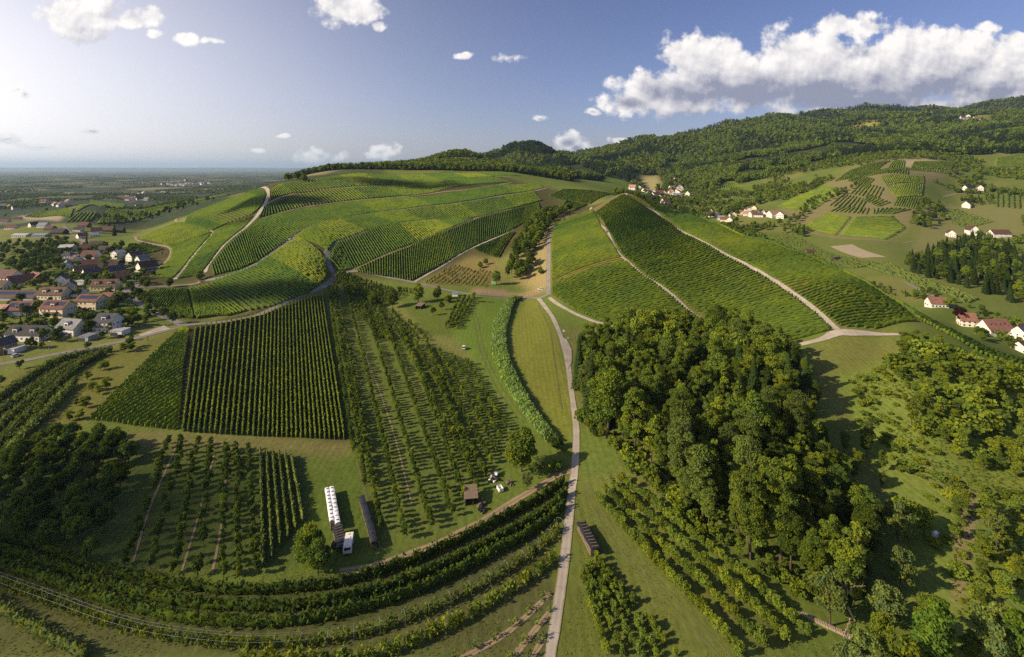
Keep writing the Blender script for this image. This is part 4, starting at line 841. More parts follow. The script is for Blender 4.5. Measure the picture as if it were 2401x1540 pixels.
def conifer_geo(h, r, layers, per, seg=2, size=.9):
    gs = []
    for i in range(layers):
        t = (i + rng.uniform(0, .6)) / layers; z = h * (.10 + .90 * t); R = r * (1 - t) ** .85 + .15
        for j in range(per):
            an = rng.uniform(0, 6.28); L = R * rng.uniform(.75, 1.15); d = np.array((math.cos(an), math.sin(an), 0)); s = np.array((-d[1], d[0], 0)); c = np.array((0, 0, z))
            w = L * .34 + .12; dr = L * .38
            V = np.array([c + d * .05, c + d * L * .5 + s * w - (0, 0, dr * .35), c + d * L - (0, 0, dr), c + d * L * .5 - s * w - (0, 0, dr * .35)])
            V[:, 2] += rng.normal(0, .05 * L, 4); gs.append((V, np.array([[0, 1, 2, 3]])))
    return join(gs)
PR = {}
PR['decid'] = [proto('broadleaf_tree', crown_lobes(16, 4.4, 6.4, 8.4, 40, 1.7, 11000, .40), trunk_geo(16, .35), 'decid') for _ in range(4)]
PR['decid_b'] = [proto('broadleaf_tree', crown_lobes(16, 4.2, 6.6, 8.4, 38, 1.6, 10000, .40), trunk_geo(16, .33), 'decid_b') for _ in range(3)]
for _k, _m in (('tall', 'decid'), ('tall_b', 'decid_b'), ('tall_o', 'decid_o')):
    PR[_k] = [proto('broadleaf_tree', crown_lobes(18, rng.uniform(2.5, 3.3), 7.6, 9.4, 54, 1.15, 16000, .29, up=.25), trunk_geo(18, .3, 5, .18, .9), _m) for _ in range(2)]
for _k, _m in (('round', 'decid'), ('round_b', 'decid_b')):
    PR[_k] = [proto('broadleaf_tree', crown_lobes(12, 3.9, 5.0, 5.6, 46, 1.7, 9000, .42), trunk_geo(12, .3, 5, .2, .8), _m) for _ in range(2)]
PR['slim'] = [proto('broadleaf_tree', crown_lobes(12, 1.9, 5.4, 5.6, 26, 1.0, 3000, .40, up=.3), trunk_geo(12, .18, 4, .15), 'decid_b') for _ in range(3)]
PR['poplar'] = [proto('poplar_tree', crown_lobes(18, 1.6, 8.6, 8.8, 40, 1.0, 5000, .40, up=.9), trunk_geo(18, .3, 3, .1), 'poplar') for _ in range(2)]
PR['spruce'] = [proto('spruce_tree', conifer_geo(20, 3.6, 44, 24), trunk_geo(20, .26, 0, 0, .96), 'conifer') for _ in range(3)]
PR['fruit'] = [proto('fruit_tree', crown_lobes(4, .62, 1.9, 2.0, 12, .48, 420, .32, up=.9), trunk_geo(4, .07, 3, .18), 'fruit') for _ in range(5)]
PR['fruit_b'] = [proto('fruit_tree', crown_lobes(4, .66, 1.9, 2.0, 14, .58, 760, .30, up=.8), trunk_geo(4, .07, 3, .18), 'decid_b') for _ in range(3)]
PR['old'] = [proto('fruit_tree', crown_lobes(6, 1.9, 2.1, 3.3, 20, .9, 1800, .36), trunk_geo(6, .16, 5, .3, .6), 'fruit') for _ in range(3)]
PR['bush'] = [proto('bush', crown_lobes(2.4, 1.2, 1.0, .9, 12, .6, 900, .28), None, 'decid') for _ in range(2)]
PR['bush_b'] = [proto('bush', crown_lobes(2.4, 1.2, 1.0, .9, 12, .6, 900, .28), None, 'decid_b') for _ in range(2)]
PR['bush_s'] = [proto('bush', crown_lobes(2.4, 1.2, 1.0, .9, 12, .6, 900, .28), None, 'scrub') for _ in range(2)]
PR['beech'] = [proto('copper_beech', crown_lobes(12, 4.0, 4.4, 6.4, 26, 1.6, 3600, .5), trunk_geo(12, .3), 'purple')]
PR['willow'] = [proto('willow_tree', crown_lobes(12, 3.2, 5.0, 6.2, 30, 1.3, 4200, .42, up=.6), trunk_geo(12, .28), 'fruit_pale')]
NOM = dict(decid=16, decid_b=16, slim=12, poplar=18, spruce=20, fruit=4, fruit_b=4, old=6, bush=2.4, bush_b=2.4, bush_s=2.4, beech=12, willow=12, tall=18, tall_b=18, tall_o=18, round=12, round_b=12)
def plant(kind, x, y, h, label, cat='tree', group=None, wide=1.0, name=None):
    nm, cr, tr = random.choice(PR[kind]); s = h / NOM[kind]; rz = random.uniform(0, 6.28); loc = (x, y, float(tz(x, y)) - .05)
    if tr is None:
        o = bpy.data.objects.new(name or nm, cr); C.objects.link(o); o.location = loc; o.rotation_euler = (0, 0, rz); o.scale = (s * wide, s * wide, s); return tag(o, label, cat, group)
    r = empty(name or nm, loc, rz); r.scale = (s * wide, s * wide, s); tag(r, label, cat, group)
    for pn, me in (('crown', cr), ('trunk', tr)):
        o = bpy.data.objects.new(pn, me); C.objects.link(o); o.parent = r
    return r
def gtop(px, py, h):
    """ground point whose tree of height h has its top at photo point (px, py)"""
    u = (px - CX) / F; zt = tz(u * _YY, _YY) + h; zr = H - (py - HY) / F * _YY; hit = np.nonzero(zt >= zr)[0]
    Y = _YY[hit[0]] if len(hit) else 20000; return u * Y, Y
def plant_top(kind, px, py, h, label, **k): x, y = gtop(px, py, h); return plant(kind, x, y, h, label, **k)
def poisson(poly, dmin, nmax, ymax=None, avoid=True, world=False, excl=False):
    P = np.array(poly) if world else path(poly, ymax); lo = P.min(0); hi = P.max(0); out = []; tries = 0; cell = {}
    r = random.Random(len(poly) * 13 + nmax)
    while len(out) < nmax and tries < nmax * 30:
        tries += 1; x = r.uniform(lo[0], hi[0]); y = r.uniform(lo[1], hi[1])
        if not inpoly(np.array([x]), np.array([y]), P)[0]: continue
        if avoid and any((x - a) ** 2 + (y - b) ** 2 < (c * .8 + 1.0) ** 2 for a, b, c in HOUSES): continue
        c = (int(x // dmin), int(y // dmin))
        if any((x - a) ** 2 + (y - b) ** 2 < dmin * dmin for i in (-1, 0, 1) for j in (-1, 0, 1) for a, b in cell.get((c[0] + i, c[1] + j), ())): continue
        if excl and any(inpoly(np.array([x]), np.array([y]), e)[0] for e in EXCL): continue
        cell.setdefault(c, []).append((x, y)); out.append((x, y))
    return out
def grove(poly, dmin, nmax, kinds, hr, label, group, ymax=None, cat='tree', wide=1.0, excl=False, name=None, low=None):
    pts = sorted(poisson(poly, dmin, nmax, ymax, excl=excl), key=lambda p: p[1]); nb = max(1, round(len(pts) / 11)); per = math.ceil(len(pts) / nb) if pts else 1
    for r in range(nb):
        for k, (x, y) in enumerate(sorted(pts[r * per:(r + 1) * per], key=lambda p: p[0] / p[1])):
            lab = label + (', %s rank, %s from left' % (ORD(r + 1), ORD(k + 1)) if nb > 1 else ', %s from left' % ORD(k + 1))
            hs = low[1] if low and x / y * F + CX > low[0] else 1.0
            plant(random.choice(kinds), x, y, hs * random.uniform(*hr), lab, cat, group, wide * random.uniform(.9, 1.15), name)
random.seed(21)
# ---- the wood beside the track
WOOD = [(1356,975),(1440,1046),(1560,1158),(1650,1243),(1800,1343),(1960,1428),(2045,1400),(2025,1260),(1990,1140),(1940,1060),(1925,970),(1895,905),(1850,858),(1700,812),(1560,815),(1450,812),(1385,850),(1352,915)]
grove(WOOD, 6.5, 240, ['tall','tall_b','tall_o','tall_b','decid','tall_o','slim','spruce','tall','tall_b'], (14, 27), 'leafy tree in the dense wood', 'trees of the dense wood', wide=.86, low=(1880, .62), name='wood_tree')
grove([(1590,1195),(1650,1240),(1800,1340),(1960,1425),(2045,1400),(2030,1270),(1985,1150),(1880,1060),(1730,1090)], 5.2, 60, ['tall','tall_b','tall_o','tall','slim'], (12, 19), 'leafy tree in the lower tail of the wood', 'trees in the lower tail of the wood', wide=.95, name='wood_tree')
EDGE = [(1356,992),(1440,1062),(1560,1174),(1650,1260),(1800,1358),(1960,1442),(1960,1425),(1800,1340),(1650,1240),(1560,1155),(1440,1045),(1358,970)]
grove(EDGE, 2.8, 80, ['bush','bush_b','slim'], (3, 7), 'shrub on the wood edge', 'shrubs along the wood edge', cat='bush', name='shrub')
for i, (px, py, h) in enumerate([(1475,715,25),(1520,712,27),(1560,708,27),(1600,722,24),(1430,770,20),(1650,742,22),(1700,750,22),(1740,745,24),(1790,775,22)]): plant_top('decid_b', px, py, h, 'tall tree, %s from the left along the top edge of the wood' % ORD(i+1), group='tall trees at the back of the wood')
for i, (px, py, h) in enumerate([(1830,760,20),(1860,800,18),(1800,850,20),(1890,830,17),(1770,880,19)]): plant_top('spruce', px, py, h, 'dark spruce, %s of those among the leafy wood' % ORD(i+1), group='spruces in the wood')
# ---- scrub bank on the right
grove([(2118,810),(2180,800),(2290,850),(2400,900),(2400,1130),(2290,1110),(2210,1050),(2130,990),(2105,890)], 4.6, 150, ['slim','slim','slim','tall_b','bush_b'], (5, 10.5), 'young tree on the overgrown bank', 'young trees on the overgrown bank', wide=1.25, name='young_tree')
grove([(1990,900),(2090,840),(2130,1000),(2210,1070),(2130,1120),(2010,1000)], 3.6, 45, ['bush_s','bush_b','bush'], (1.3, 3.0), 'low shrub on the meadow slope', 'low shrubs on the meadow slope', cat='bush', wide=1.4)
grove([(2160,1110),(2400,1160),(2400,1330),(2290,1400),(2200,1330),(2140,1200)], 4.0, 40, ['bush_s','bush_s','bush_b'], (1.2, 2.6), 'bramble clump on the lower right slope', 'brambles on the lower right slope', cat='bush', wide=1.7)
grove([(1960,1050),(2050,1040),(2110,1180),(2080,1330),(2040,1300),(2010,1150)], 6.5, 13, ['tall','tall_b','tall_o'], (6, 10), 'tree on the ragged right wood edge', 'trees on the ragged wood edge')
for kind, px, py, h, wd, lab in [('poplar',2180,1398,17,1.5,'broad poplar with twin tops at the bottom right'),('poplar',2205,1405,16,1.3,'second top of the poplar pair at the bottom right'),('willow',2330,1408,15,.8,'grey-green tree between the poplars at the bottom right'),('poplar',2392,1395,18,1.2,'slim poplar cut by the right edge'),
 ('willow',2105,1165,14,.8,'leafy tree standing alone left of the white box'),('slim',2125,1160,12,1.5,'slender tree leaning against the lone leafy one'),('willow',2110,1275,12,.85,'pale round tree below the lone leafy one'),('slim',2165,1178,9,1.4,'small bright tree above the white box'),('willow',2335,1185,12,.65,'narrow grey-green tree on the right meadow'),
 ('slim',2310,1150,10,1.2,'dark slender tree beside the narrow grey-green one'),('willow',2020,1470,12,.9,'pale willow at the foot of the broken fence'),('willow',1985,1500,9,.9,'low pale willow beside the broken fence'),('slim',2110,1460,13,1.3,'dark slim tree left of the broad poplar'),('willow',1945,1330,13,.9,'drooping birch with yellowish leaves in the wood'),('decid_b',2000,1290,13,.7,'bright yellow-green tree above the dead trunk')]:
    plant_top(kind, px, py, h, lab, wide=wd)
grove([(2225,1175),(2400,1200),(2400,1410),(2300,1430),(2240,1300)], 6, 16, ['slim','tall_b','slim'], (5, 9), 'slender tree on the lower right slope', 'slender trees on the lower right slope', wide=1.1, name='slender_tree')
grove([(2040,1440),(2130,1480),(2250,1560),(2400,1600),(2060,1600)], 5.5, 14, ['tall','slim','tall_b','willow'], (8, 13), 'tree along the bottom right edge', 'trees along the bottom right edge', name='slender_tree')
# ---- round trees near the track and sheds
for kind, px, py, h, wd, lab in [('decid_b',1222,1000,15,1.0,'big round tree beside the pallet stacks'),('willow',1262,1072,7,.9,'small willow right of the big round tree'),('willow',1235,1105,6,.9,'small willow below the big round tree'),('bush',1300,1080,3,1.6,'dark bush by the track fork'),('decid',722,1225,11,.95,'round dark tree at the end of the trellised rows'),('decid',745,1258,9,.9,'lower dark tree beside the round one'),
 ('decid',920,672,16,.75,'dark round tree on the lawn left of the timber shed'),('decid_b',980,662,16,.8,'bright lime tree by the lane above the shed'),('decid_b',1025,668,12,.8,'smaller lime tree right of the bright one'),('decid',875,680,13,.8,'dark tree at the edge of the plum orchard'),('bush_b',1050,690,6,1.0,'bushy hazel by the green cabin'),('slim',1110,680,9,1.1,'slim tree at the corner of the mown meadow'),
 ('old',1015,720,6,1,'apple tree right of the timber shed'),('old',1035,708,6,1,'apple tree behind the one right of the shed'),('decid',1163,632,13,.8,'thick conifer-like tree beside the green trailer'),('decid',1125,612,7,1.1,'round bush on the mown plot'),('decid',1138,605,7,1,'second round bush on the mown plot'),('decid',1267,625,7,1.1,'round tree on the dry bank beside the lane'),
 ('decid_b',344,652,9,.9,'round street tree left of the parked cars'),('decid_b',397,650,9,.9,'round street tree right of the parked cars'),('decid',467,632,10,1.1,'big lime tree beside the round terrace'),('decid',285,562,10,1,'lone dark tree on the bright meadow'),('beech',2250,718,14,1,'copper beech beside the salmon-roofed farm'),('slim',240,600,14,1.3,'tall pale birch in the village'),('spruce',203,545,17,.6,'dark cypress beside the salmon roof'),('spruce',268,522,20,.9,'dark spruce behind the upper barns'),
 ('decid',655,395,22,1.0,'largest oak of the copse on the left end of the ridge'),('decid',635,408,16,1.0,'smaller oak at the left end of the ridge copse'),('decid',698,400,18,1.1,'wide oak at the right end of the ridge copse'),('decid',675,404,16,1.2,'low oak in the middle of the ridge copse'),('decid',712,406,15,1.1,'outermost right oak of the ridge copse')]:
    plant_top({'decid': 'round', 'decid_b': 'round_b'}.get(kind, kind), px, py, h, lab, wide=wd, cat='bush' if 'bush' in lab else 'tree')
# ---- tree belt by the valley lane
grove([(1180,650),(1225,662),(1262,590),(1285,540),(1320,505),(1345,492),(1290,500),(1240,535),(1205,580),(1200,610)], 3.8, 140, ['decid','tall','decid_b'], (9, 16), 'tree of the belt beside the valley lane', 'trees of the valley belt', ymax=760, name='belt_tree')
plant_top('poplar', 1206, 560, 20, 'tall dark poplar at the near end of the belt'); plant_top('poplar', 1212, 585, 17, 'second poplar at the near end of the belt')
# ---- village gardens
grove([(0,640),(120,560),(330,590),(390,600),(330,690),(420,770),(300,790),(0,830)], 4.2, 295, ['decid','bush','old','tall_b','old','bush'], (4, 10), 'garden tree among village houses', 'garden trees of the village', ymax=800, name='garden_tree')
grove([(0,720),(200,720),(330,740),(290,790),(100,790),(0,800)], 4.5, 46, ['bush','old','bush_b'], (2, 5), 'garden shrub between the nearest houses', 'garden shrubs of the village', cat='bush', name='garden_shrub')
grove([(0,660),(140,620),(150,570),(0,575)], 5.5, 110, ['old','decid','old'], (5, 9), 'tree in the village orchard', 'trees of the village orchard', ymax=900, name='orchard_tree')
grove([(160,528),(290,535),(340,515),(420,500),(520,465),(420,485),(300,505),(200,522)], 8, 50, ['decid','decid','spruce'], (8, 15), 'tree of the hedge behind the upper village', 'trees of the upper hedge line', ymax=1300, name='hedge_tree')
for i, (px, py) in enumerate([(48,778),(62,770)]): plant_top('spruce', px, py - 42, 7, 'narrow garden cypress, %s beside the long black-roofed house' % ORD(i+1), wide=.5)
for i, (px, py, h) in enumerate([(46,842,5),(0,880,5.5),(205,800,5),(82,800,4),(98,802,4),(305,790,6),(306,805,5),(308,785,3.5)]): plant_top('old', px, py, h, 'small round tree, %s along the village lane' % ORD(i+1), group='small trees along the village lane')
for i, (px, py, h) in enumerate([(172,880,5),(205,866,5),(235,845,5),(247,842,5),(215,890,5.5),(232,900,5),(250,880,6),(92,945,5),(163,960,4.5),(185,955,5),(200,925,5.5),(180,930,4),(290,800,6),(310,798,5)]): plant_top('slim', px, py, h, 'young yellow-green tree, %s on the slope left of the wedge parcel' % ORD(i+1), group='young trees left of the wedge parcel', wide=1.9)
# ---- dark trees at the lower left
grove([(0,1090),(110,1040),(170,1030),(300,1040),(300,1100),(260,1200),(230,1320),(0,1260)], 4.8, 80, ['old','old','decid'], (5.5, 9), 'dark tree in the shaded lower left corner', 'dark trees at the lower left', name='orchard_tree')
for i, (px, py, h) in enumerate([(278,1005,8),(120,1015,8),(100,1030,9),(205,1030,7),(30,1040,11)]): plant_top('decid', px, py, h, 'larger dark tree, %s of those above the shaded corner' % ORD(i+1), group='larger dark trees at the lower left')

# ---- orchards: rows of separate trees (nearest ones are things), the rest one mass
def orchard_rows(pairs, spacing_tree, nrows):
    A = [np.array(gp(*a)) for a, b in pairs]; B = [np.array(gp(*b)) for a, b in pairs]; rows = []
    EXCL.append(np.array(A + B[::-1])); m = len(pairs) - 1
    for r in range(nrows):
        t = r / max(1, nrows - 1) * m; k = min(int(t), m - 1); f = t - k
        rows.append(resample(np.array([A[k] * (1 - f) + A[k+1] * f, B[k] * (1 - f) + B[k+1] * f]), ds=spacing_tree))
    return rows
REST = []   # (x, y, h) of fruit trees that are not separate things
def orchard(pairs, step, nrows, h, label, group, kinds=('fruit',), keep=1.0, miss=.08, jit=.35, wide=1.0, name=None):
    for r, row in enumerate(orchard_rows(pairs, step, nrows)):
        for k, (x, y) in enumerate(row):
            if random.random() < miss: continue
            x += random.gauss(0, jit); y += random.gauss(0, jit); hh = h * random.uniform(.75, 1.2)
            if random.random() < keep and y < 260: plant(random.choice(kinds), x, y, hh, label % (ORD(r + 1), ORD(k + 1)), 'fruit tree', group, wide, name)
            else: REST.append((x, y, hh))
orchard([((828,1060),(770,680)),((905,1280),(790,655)),((1050,1225),(870,700)),((1110,1130),(1000,810))], 2.2, 8, 3.9, 'fruit tree, %s row right of the tall vines, %s from the near end', 'fruit trees right of the tall vines', keep=.42, wide=1.0, jit=.14, miss=.05)
orchard([((1120,1150),(945,805)),((1185,1010),(1090,850))], 2.2, 6, 3.8, 'slim fruit tree, %s row before the mown meadow, %s from its near end', 'fruit trees before the mown meadow', ('fruit', 'fruit_b'), keep=.0, miss=.02, jit=.12)
orchard([((890,800),(790,640)),((930,800),(830,650)),((1000,800),(960,760))], 2.4, 9, 3.2, 'orchard tree %s %s', 'x', keep=0)
orchard([((1045,770),(1078,700)),((1072,772),(1110,698))], 2.2, 4, 3.4, 'x %s %s', 'x', keep=0, miss=.02)
orchard([((300,1320),(395,1040)),((410,1345),(460,1050)),((520,1350),(530,1055)),((600,1350),(580,1060))], 3.4, 7, 4.4, 'spiky tree, %s row of the lower left orchard, %s from the near end', 'trees of the lower left orchard', keep=.85, wide=1.1)
orchard([((1398,1172),(1735,1540)),((1452,1128),(1890,1490))], 1.4, 4, 3.5, 'fruit tree, %s row below the wood, %s from the far end', 'fruit trees below the wood', ('fruit_b',), keep=1, miss=.02, wide=1.2, jit=.12, name='row_tree')
orchard([((1365,1360),(1420,1540)),((1400,1320),(1580,1540))], 1.5, 5, 3.2, 'young fruit tree, %s row behind the crate stack, %s from the far end', 'fruit trees behind the crate stack', ('fruit_b',), keep=1, miss=.05, jit=.15, name='young_fruit_tree')
orchard([((1000,665),(1060,625)),((1130,672),(1150,640))], 3.0, 12, 2.8, 'x %s %s', 'x', keep=0)
orchard([((800,640),(960,690)),((790,655),(870,720))], 4.0, 8, 5, 'x %s %s', 'x', keep=0)
for kind, px, py, lab in []: pass
# ---- instanced masses (uncountable woods) with geometry nodes
def low(kind, n=3):
    if kind == 'decid': return [proto('t', crown_lobes(14, 3.8, 5.2, 7.4, 14, 2.2, 420, 1.5), None, m)[1] for m in ('decid', 'decid_b', 'decid')]
    if kind == 'spruce': return [proto('t', conifer_geo(20, 3.3, 18, 9), None, 'conifer')[1] for _ in range(2)]
    if kind == 'fruit': return [p[1] for p in PR['fruit'][:2] + PR['fruit_b'][:2]]
def gn_mass(name, label, cat, pts, scl, meshes, idx=None):
    pts = np.asarray(pts, float); n = len(pts); me = bpy.data.meshes.new(name); me.vertices.add(n); me.vertices.foreach_set('co', pts.ravel())
    for nm, typ, val in (('scl', 'FLOAT', np.asarray(scl, float)), ('rot', 'FLOAT', rng.uniform(0, 6.28, n)), ('pick', 'INT', rng.integers(0, len(meshes), n) if idx is None else np.asarray(idx))):
        a = me.attributes.new(nm, typ, 'POINT'); a.data.foreach_set('value', val.astype(np.int32) if typ == 'INT' else val)
    o = bpy.data.objects.new(name, me); C.objects.link(o); tag(o, label, cat, kind='stuff')
    col = bpy.data.collections.new(name + '_kinds')
    for i, m in enumerate(meshes): col.objects.link(bpy.data.objects.new('%s_kind_%02d' % (name, i), m))
    g = bpy.data.node_groups.new(name, 'GeometryNodeTree'); g.interface.new_socket('Geometry', in_out='INPUT', socket_type='NodeSocketGeometry'); g.interface.new_socket('Geometry', in_out='OUTPUT', socket_type='NodeSocketGeometry')
    t = NT(g); gi = t.n.new('NodeGroupInput'); go = t.n.new('NodeGroupOutput'); ip = t.n.new('GeometryNodeInstanceOnPoints'); ci = t.n.new('GeometryNodeCollectionInfo')
    ci.inputs[0].default_value = col; ci.inputs[1].default_value = True; ci.inputs[2].default_value = True
    def at(nm, typ):
        a = t.n.new('GeometryNodeInputNamedAttribute'); a.data_type = typ; a.inputs[0].default_value = nm; return a.outputs[0]
    cx = t.n.new('ShaderNodeCombineXYZ'); t.l.new(at('rot', 'FLOAT'), cx.inputs[2])
    t.l.new(gi.outputs[0], ip.inputs['Points']); t.l.new(ci.outputs[0], ip.inputs['Instance']); ip.inputs['Pick Instance'].default_value = True
    t.l.new(at('pick', 'INT'), ip.inputs['Instance Index']); t.l.new(cx.outputs[0], ip.inputs['Rotation']); t.l.new(at('scl', 'FLOAT'), ip.inputs['Scale'])
    t.l.new(ip.outputs[0], go.inputs[0]); md = o.modifiers.new('trees', 'NODES'); md.node_group = g; return o
LOWD, LOWS, LOWF = low('decid'), low('spruce'), low('fruit')
if REST:
    R_ = np.array(REST); gn_mass('orchard', 'remaining rows of small fruit trees across the valley floor', 'orchard', np.stack([R_[:, 0], R_[:, 1], tz(R_[:, 0], R_[:, 1])], -1), R_[:, 2] / 4, LOWF)
def visible(x, y, h):
    """keep only trees whose tops rise above the nearer ground as seen from the viewpoint"""
    u = x / y; out = np.ones(len(x), bool); ok = np.abs(u) < 1.2
    for k in np.linspace(.3, .97, 30):
        yy = y * k; s = (tz(u * yy, yy) - H) / yy; out &= s < (tz(x, y) + h + 4 - H) / y
    return out & ok
def scatter(n, ulo, uhi, ylo, yhi, cond, h=15):
    u = rng.uniform(ulo, uhi, n); y = np.sqrt(rng.uniform(ylo ** 2, yhi ** 2, n)) if False else np.exp(rng.uniform(math.log(ylo), math.log(yhi), n)); x = u * y
    m = cond(x, y, u) & visible(x, y, h); x, y = x[m], y[m]
    for e in EXCL:
        lo = e.min(0); hi = e.max(0); c = (x > lo[0]) & (x < hi[0]) & (y > lo[1]) & (y < hi[1])
        if c.any():
            k = np.ones(len(x), bool); k[c] = ~inpoly(x[c], y[c], e); x, y = x[k], y[k]
    k = np.ones(len(x), bool)
    for a, b, c in HOUSES: k &= (x - a) ** 2 + (y - b) ** 2 > (c + 5) ** 2
    return x[k], y[k]
CLEAR = [path(p, ym) for p, c, ym in TINTS if ym > 900 and c != VSOIL]
def notclear(x, y):
    m = np.ones(len(x), bool)
    for e in CLEAR: m &= ~inpoly(x, y, e)
    return m
def mass(name, label, x, y, hr, pconif=.4, nscale=180):
    n = len(x); f = fbm2(x / nscale, y / nscale, 3, 77) + rng.normal(0, .25, n) > (.9 - 1.8 * pconif) * .5
    meshes = LOWD + LOWS; idx = np.where(f, len(LOWD) + rng.integers(0, len(LOWS), n), rng.integers(0, len(LOWD), n))
    # denser noise picks conifers; heights vary
    h = rng.uniform(hr[0], hr[1], n); s = np.where(f, h * 1.15 / 20, h / 14)
    gn_mass(name, label, 'forest', np.stack([x, y, tz(x, y) - .3], -1), s, meshes, idx); return n
# wooded hills to the right and behind
x, y = scatter(90000, -.15, 1.12, 1500, 5200, lambda x, y, u: notclear(x, y) & ((y > 1900) | (u > .62) & (fbm2(x / 150, y / 150, 3, 9) > -.25) | (u < .62) & (fbm2(x / 120, y / 120, 3, 9) > -.1)))
n1 = mass('forest', 'wooded hills with mixed conifers and broadleaf trees on the skyline', x, y, (14, 27), .52)
x, y = scatter(16000, .20, 1.12, 700, 1550, lambda x, y, u: notclear(x, y) & (fbm2(x / 90, y / 90, 4, 19) > np.where(u > .93, .02, -.02)), 10)
n2 = mass('woodland', 'copses and hedgerow trees on the far slopes of the side valley', x, y, (6, 14), .2)
x, y = scatter(2600, .42, 1.08, 480, 760, lambda x, y, u: notclear(x, y) & (fbm2(x / 40, y / 40, 3, 23) > .05), 6)
mass('valley_shrubs', 'shrubs and small trees dotted over the side valley floor', x, y, (3, 7), .05)
x, y = scatter(14000, -.43, .12, 1060, 1700, lambda x, y, u: (y > 1068 + 100 * np.clip(-u-.2,0,1)) & notclear(x, y), 14)
n3 = mass('ridge_wood', 'wood along the ridge above the vineyard hill', x, y, (7, 17), .4)
x, y = scatter(42000, -1.12, -.42, 1250, 9000, lambda x, y, u: (fbm2(x / 170, y / 260, 4, 29) > .02) & (hash is not None), 12)
n4 = mass('plain_woods', 'woods and tree lines scattered over the hazy plain', x, y, (7, 12), .12)
def cover_mass(name, label, poly, n, sc, ymax=None):
    P = path(poly, ymax); lo, hi = P.min(0), P.max(0); x = rng.uniform(lo[0], hi[0], n); y = rng.uniform(lo[1], hi[1], n); m = inpoly(x, y, P) & (fbm2(x / 9, y / 9, 3, 51) > -.22); x, y = x[m], y[m]
    gn_mass(name, label, 'scrub', np.stack([x, y, tz(x, y) - .15], -1), rng.uniform(*sc, len(x)), [PR['bush_s'][0][1], PR['bush_s'][1][1], PR['bush'][0][1]] if name == 'scrub' else [PR['bush_b'][0][1], PR['bush_b'][1][1], PR['bush'][0][1]], rng.choice([0, 1, 0, 1, 2], len(x)))
cover_mass('scrub', 'bright scrub and tall weeds covering the lower right slope', [(2000,880),(2110,830),(2400,890),(2400,1560),(2290,1560),(2235,1400),(2240,1180),(2140,1100),(2020,1000)], 24000, (.08, .27))
cover_mass('undergrowth', 'dark undergrowth on the floor of the dense wood', [(1358,975),(1440,1040),(1560,1150),(1650,1235),(1800,1335),(1965,1422),(2040,1400),(2030,1250),(1990,1130),(1930,1000),(1850,858),(1560,815),(1400,830)], 4500, (.3, .8))
print('MASS', n1, n2, n3, n4, len(REST))
grove([(2140,700),(2240,745),(2300,800),(2400,830),(2400,770),(2290,730),(2180,680)], 7, 34, ['decid','bush','old','round_b'], (4, 9), 'tree around the salmon-roofed farms', 'trees around the salmon-roofed farms', ymax=560, name='farm_tree')
# conifer wood on the right
grove([(2115,625),(2190,590),(2290,560),(2400,600),(2400,720),(2300,690),(2200,655),(2120,640)], 4.6, 230, ['spruce','spruce','spruce','decid'], (13, 21), 'dark tree in the conifer wood', 'conifers across the side valley', ymax=900, wide=.95, name='conifer')
grove([(1900,470),(2010,435),(1990,455),(1920,480),(1860,530),(1850,520)], 7, 40, ['decid'], (8, 13), 'tree of the dark hedge between far vineyards', 'trees of the dark hedge', ymax=1500, name='hedge_tree')
grove([(2150,500),(2200,470),(2220,520),(2180,545),(2155,540)], 7, 24, ['decid','spruce'], (12, 18), 'tree of the tall clump below the dry slope', 'trees of the tall clump', ymax=1300, name='clump_tree')
grove([(1470,470),(1600,470),(1700,490),(1760,530),(1700,520),(1600,490)], 9, 50, ['decid','decid_b'], (8, 13), 'tree along the stream by the far village', 'trees along the stream', ymax=1600, name='stream_tree')
# ------------------------------------------------------------------ trained rows in the foreground
def hedge_row(pts, w, h, label, mat='fruit', ds=.9, cards=26, csize=.5, up=.9, gap=.02, name='fruit_hedge', cat='hedge', dash=0.0, group=None):
    P = resample(path(pts), ds=ds, smooth=True); P += rng.normal(0, .12, P.shape)
    V, Fq = hedge_geo(P, w * .75, h * .82, gap=gap); L = ds * len(P); m = int(L * cards)
    k = rng.uniform(0, len(P) - 1.01, m)
    clump = .5 + .5 * np.sin(k * ds * 2.1 + 3 * np.sin(k * ds * .37)); kk = k.astype(int); f = (k - kk)[:, None]
    T, N = frame2(P); q = P[kk] * (1 - f) + P[kk + 1] * f; q = q + N[kk] * rng.normal(0, w * .7, (m, 1))
    zz = h * (.15 + rng.random(m) * (.70 + .45 * clump * rng.random(m)))
    if dash: keepm = np.sin(k * ds * 1.3) > dash; q, zz = q[keepm], zz[keepm]; m = len(q)
    cd = leaf_cards(np.concatenate([q, (tz(q[:, 0], q[:, 1]) + zz)[:, None]], 1), rng.uniform(.6, 1.4, m) * csize, up=up, asp=1.5)
    g = cd if dash else join([(V, Fq), cd]); o0 = np.array([P[len(P)//2][0], P[len(P)//2][1], float(tz(*P[len(P)//2]))])
    return tag(mesh_obj(name, g[0] - o0, g[1], mat, loc=o0), label, cat, group)
CUR = [[(-60,1262),(0,1270),(100,1297),(200,1330),(300,1358),(420,1380),(520,1392),(600,1394),(700,1387),(800,1372),(900,1345),(1000,1308),(1100,1262),(1200,1210),(1280,1165),(1322,1134)],
 [(-60,1292),(0,1302),(100,1330),(200,1363),(300,1393),(400,1416),(520,1430),(640,1432),(760,1420),(880,1393),(1000,1350),(1120,1293),(1220,1240),(1290,1197),(1328,1160)],
 [(-60,1322),(0,1333),(100,1364),(200,1400),(300,1432),(400,1455),(520,1468),(640,1468),(760,1455),(880,1425),(1000,1382),(1120,1322),(1220,1268),(1290,1222),(1320,1190)]]
for i, c in enumerate(CUR): hedge_row(c, .68, 3.0, 'long curved fruit hedge across the foreground, %s from the dirt track' % ORD(i + 1), 'fruit_b_leaf' if False else 'fruit', group='curved fruit hedges')
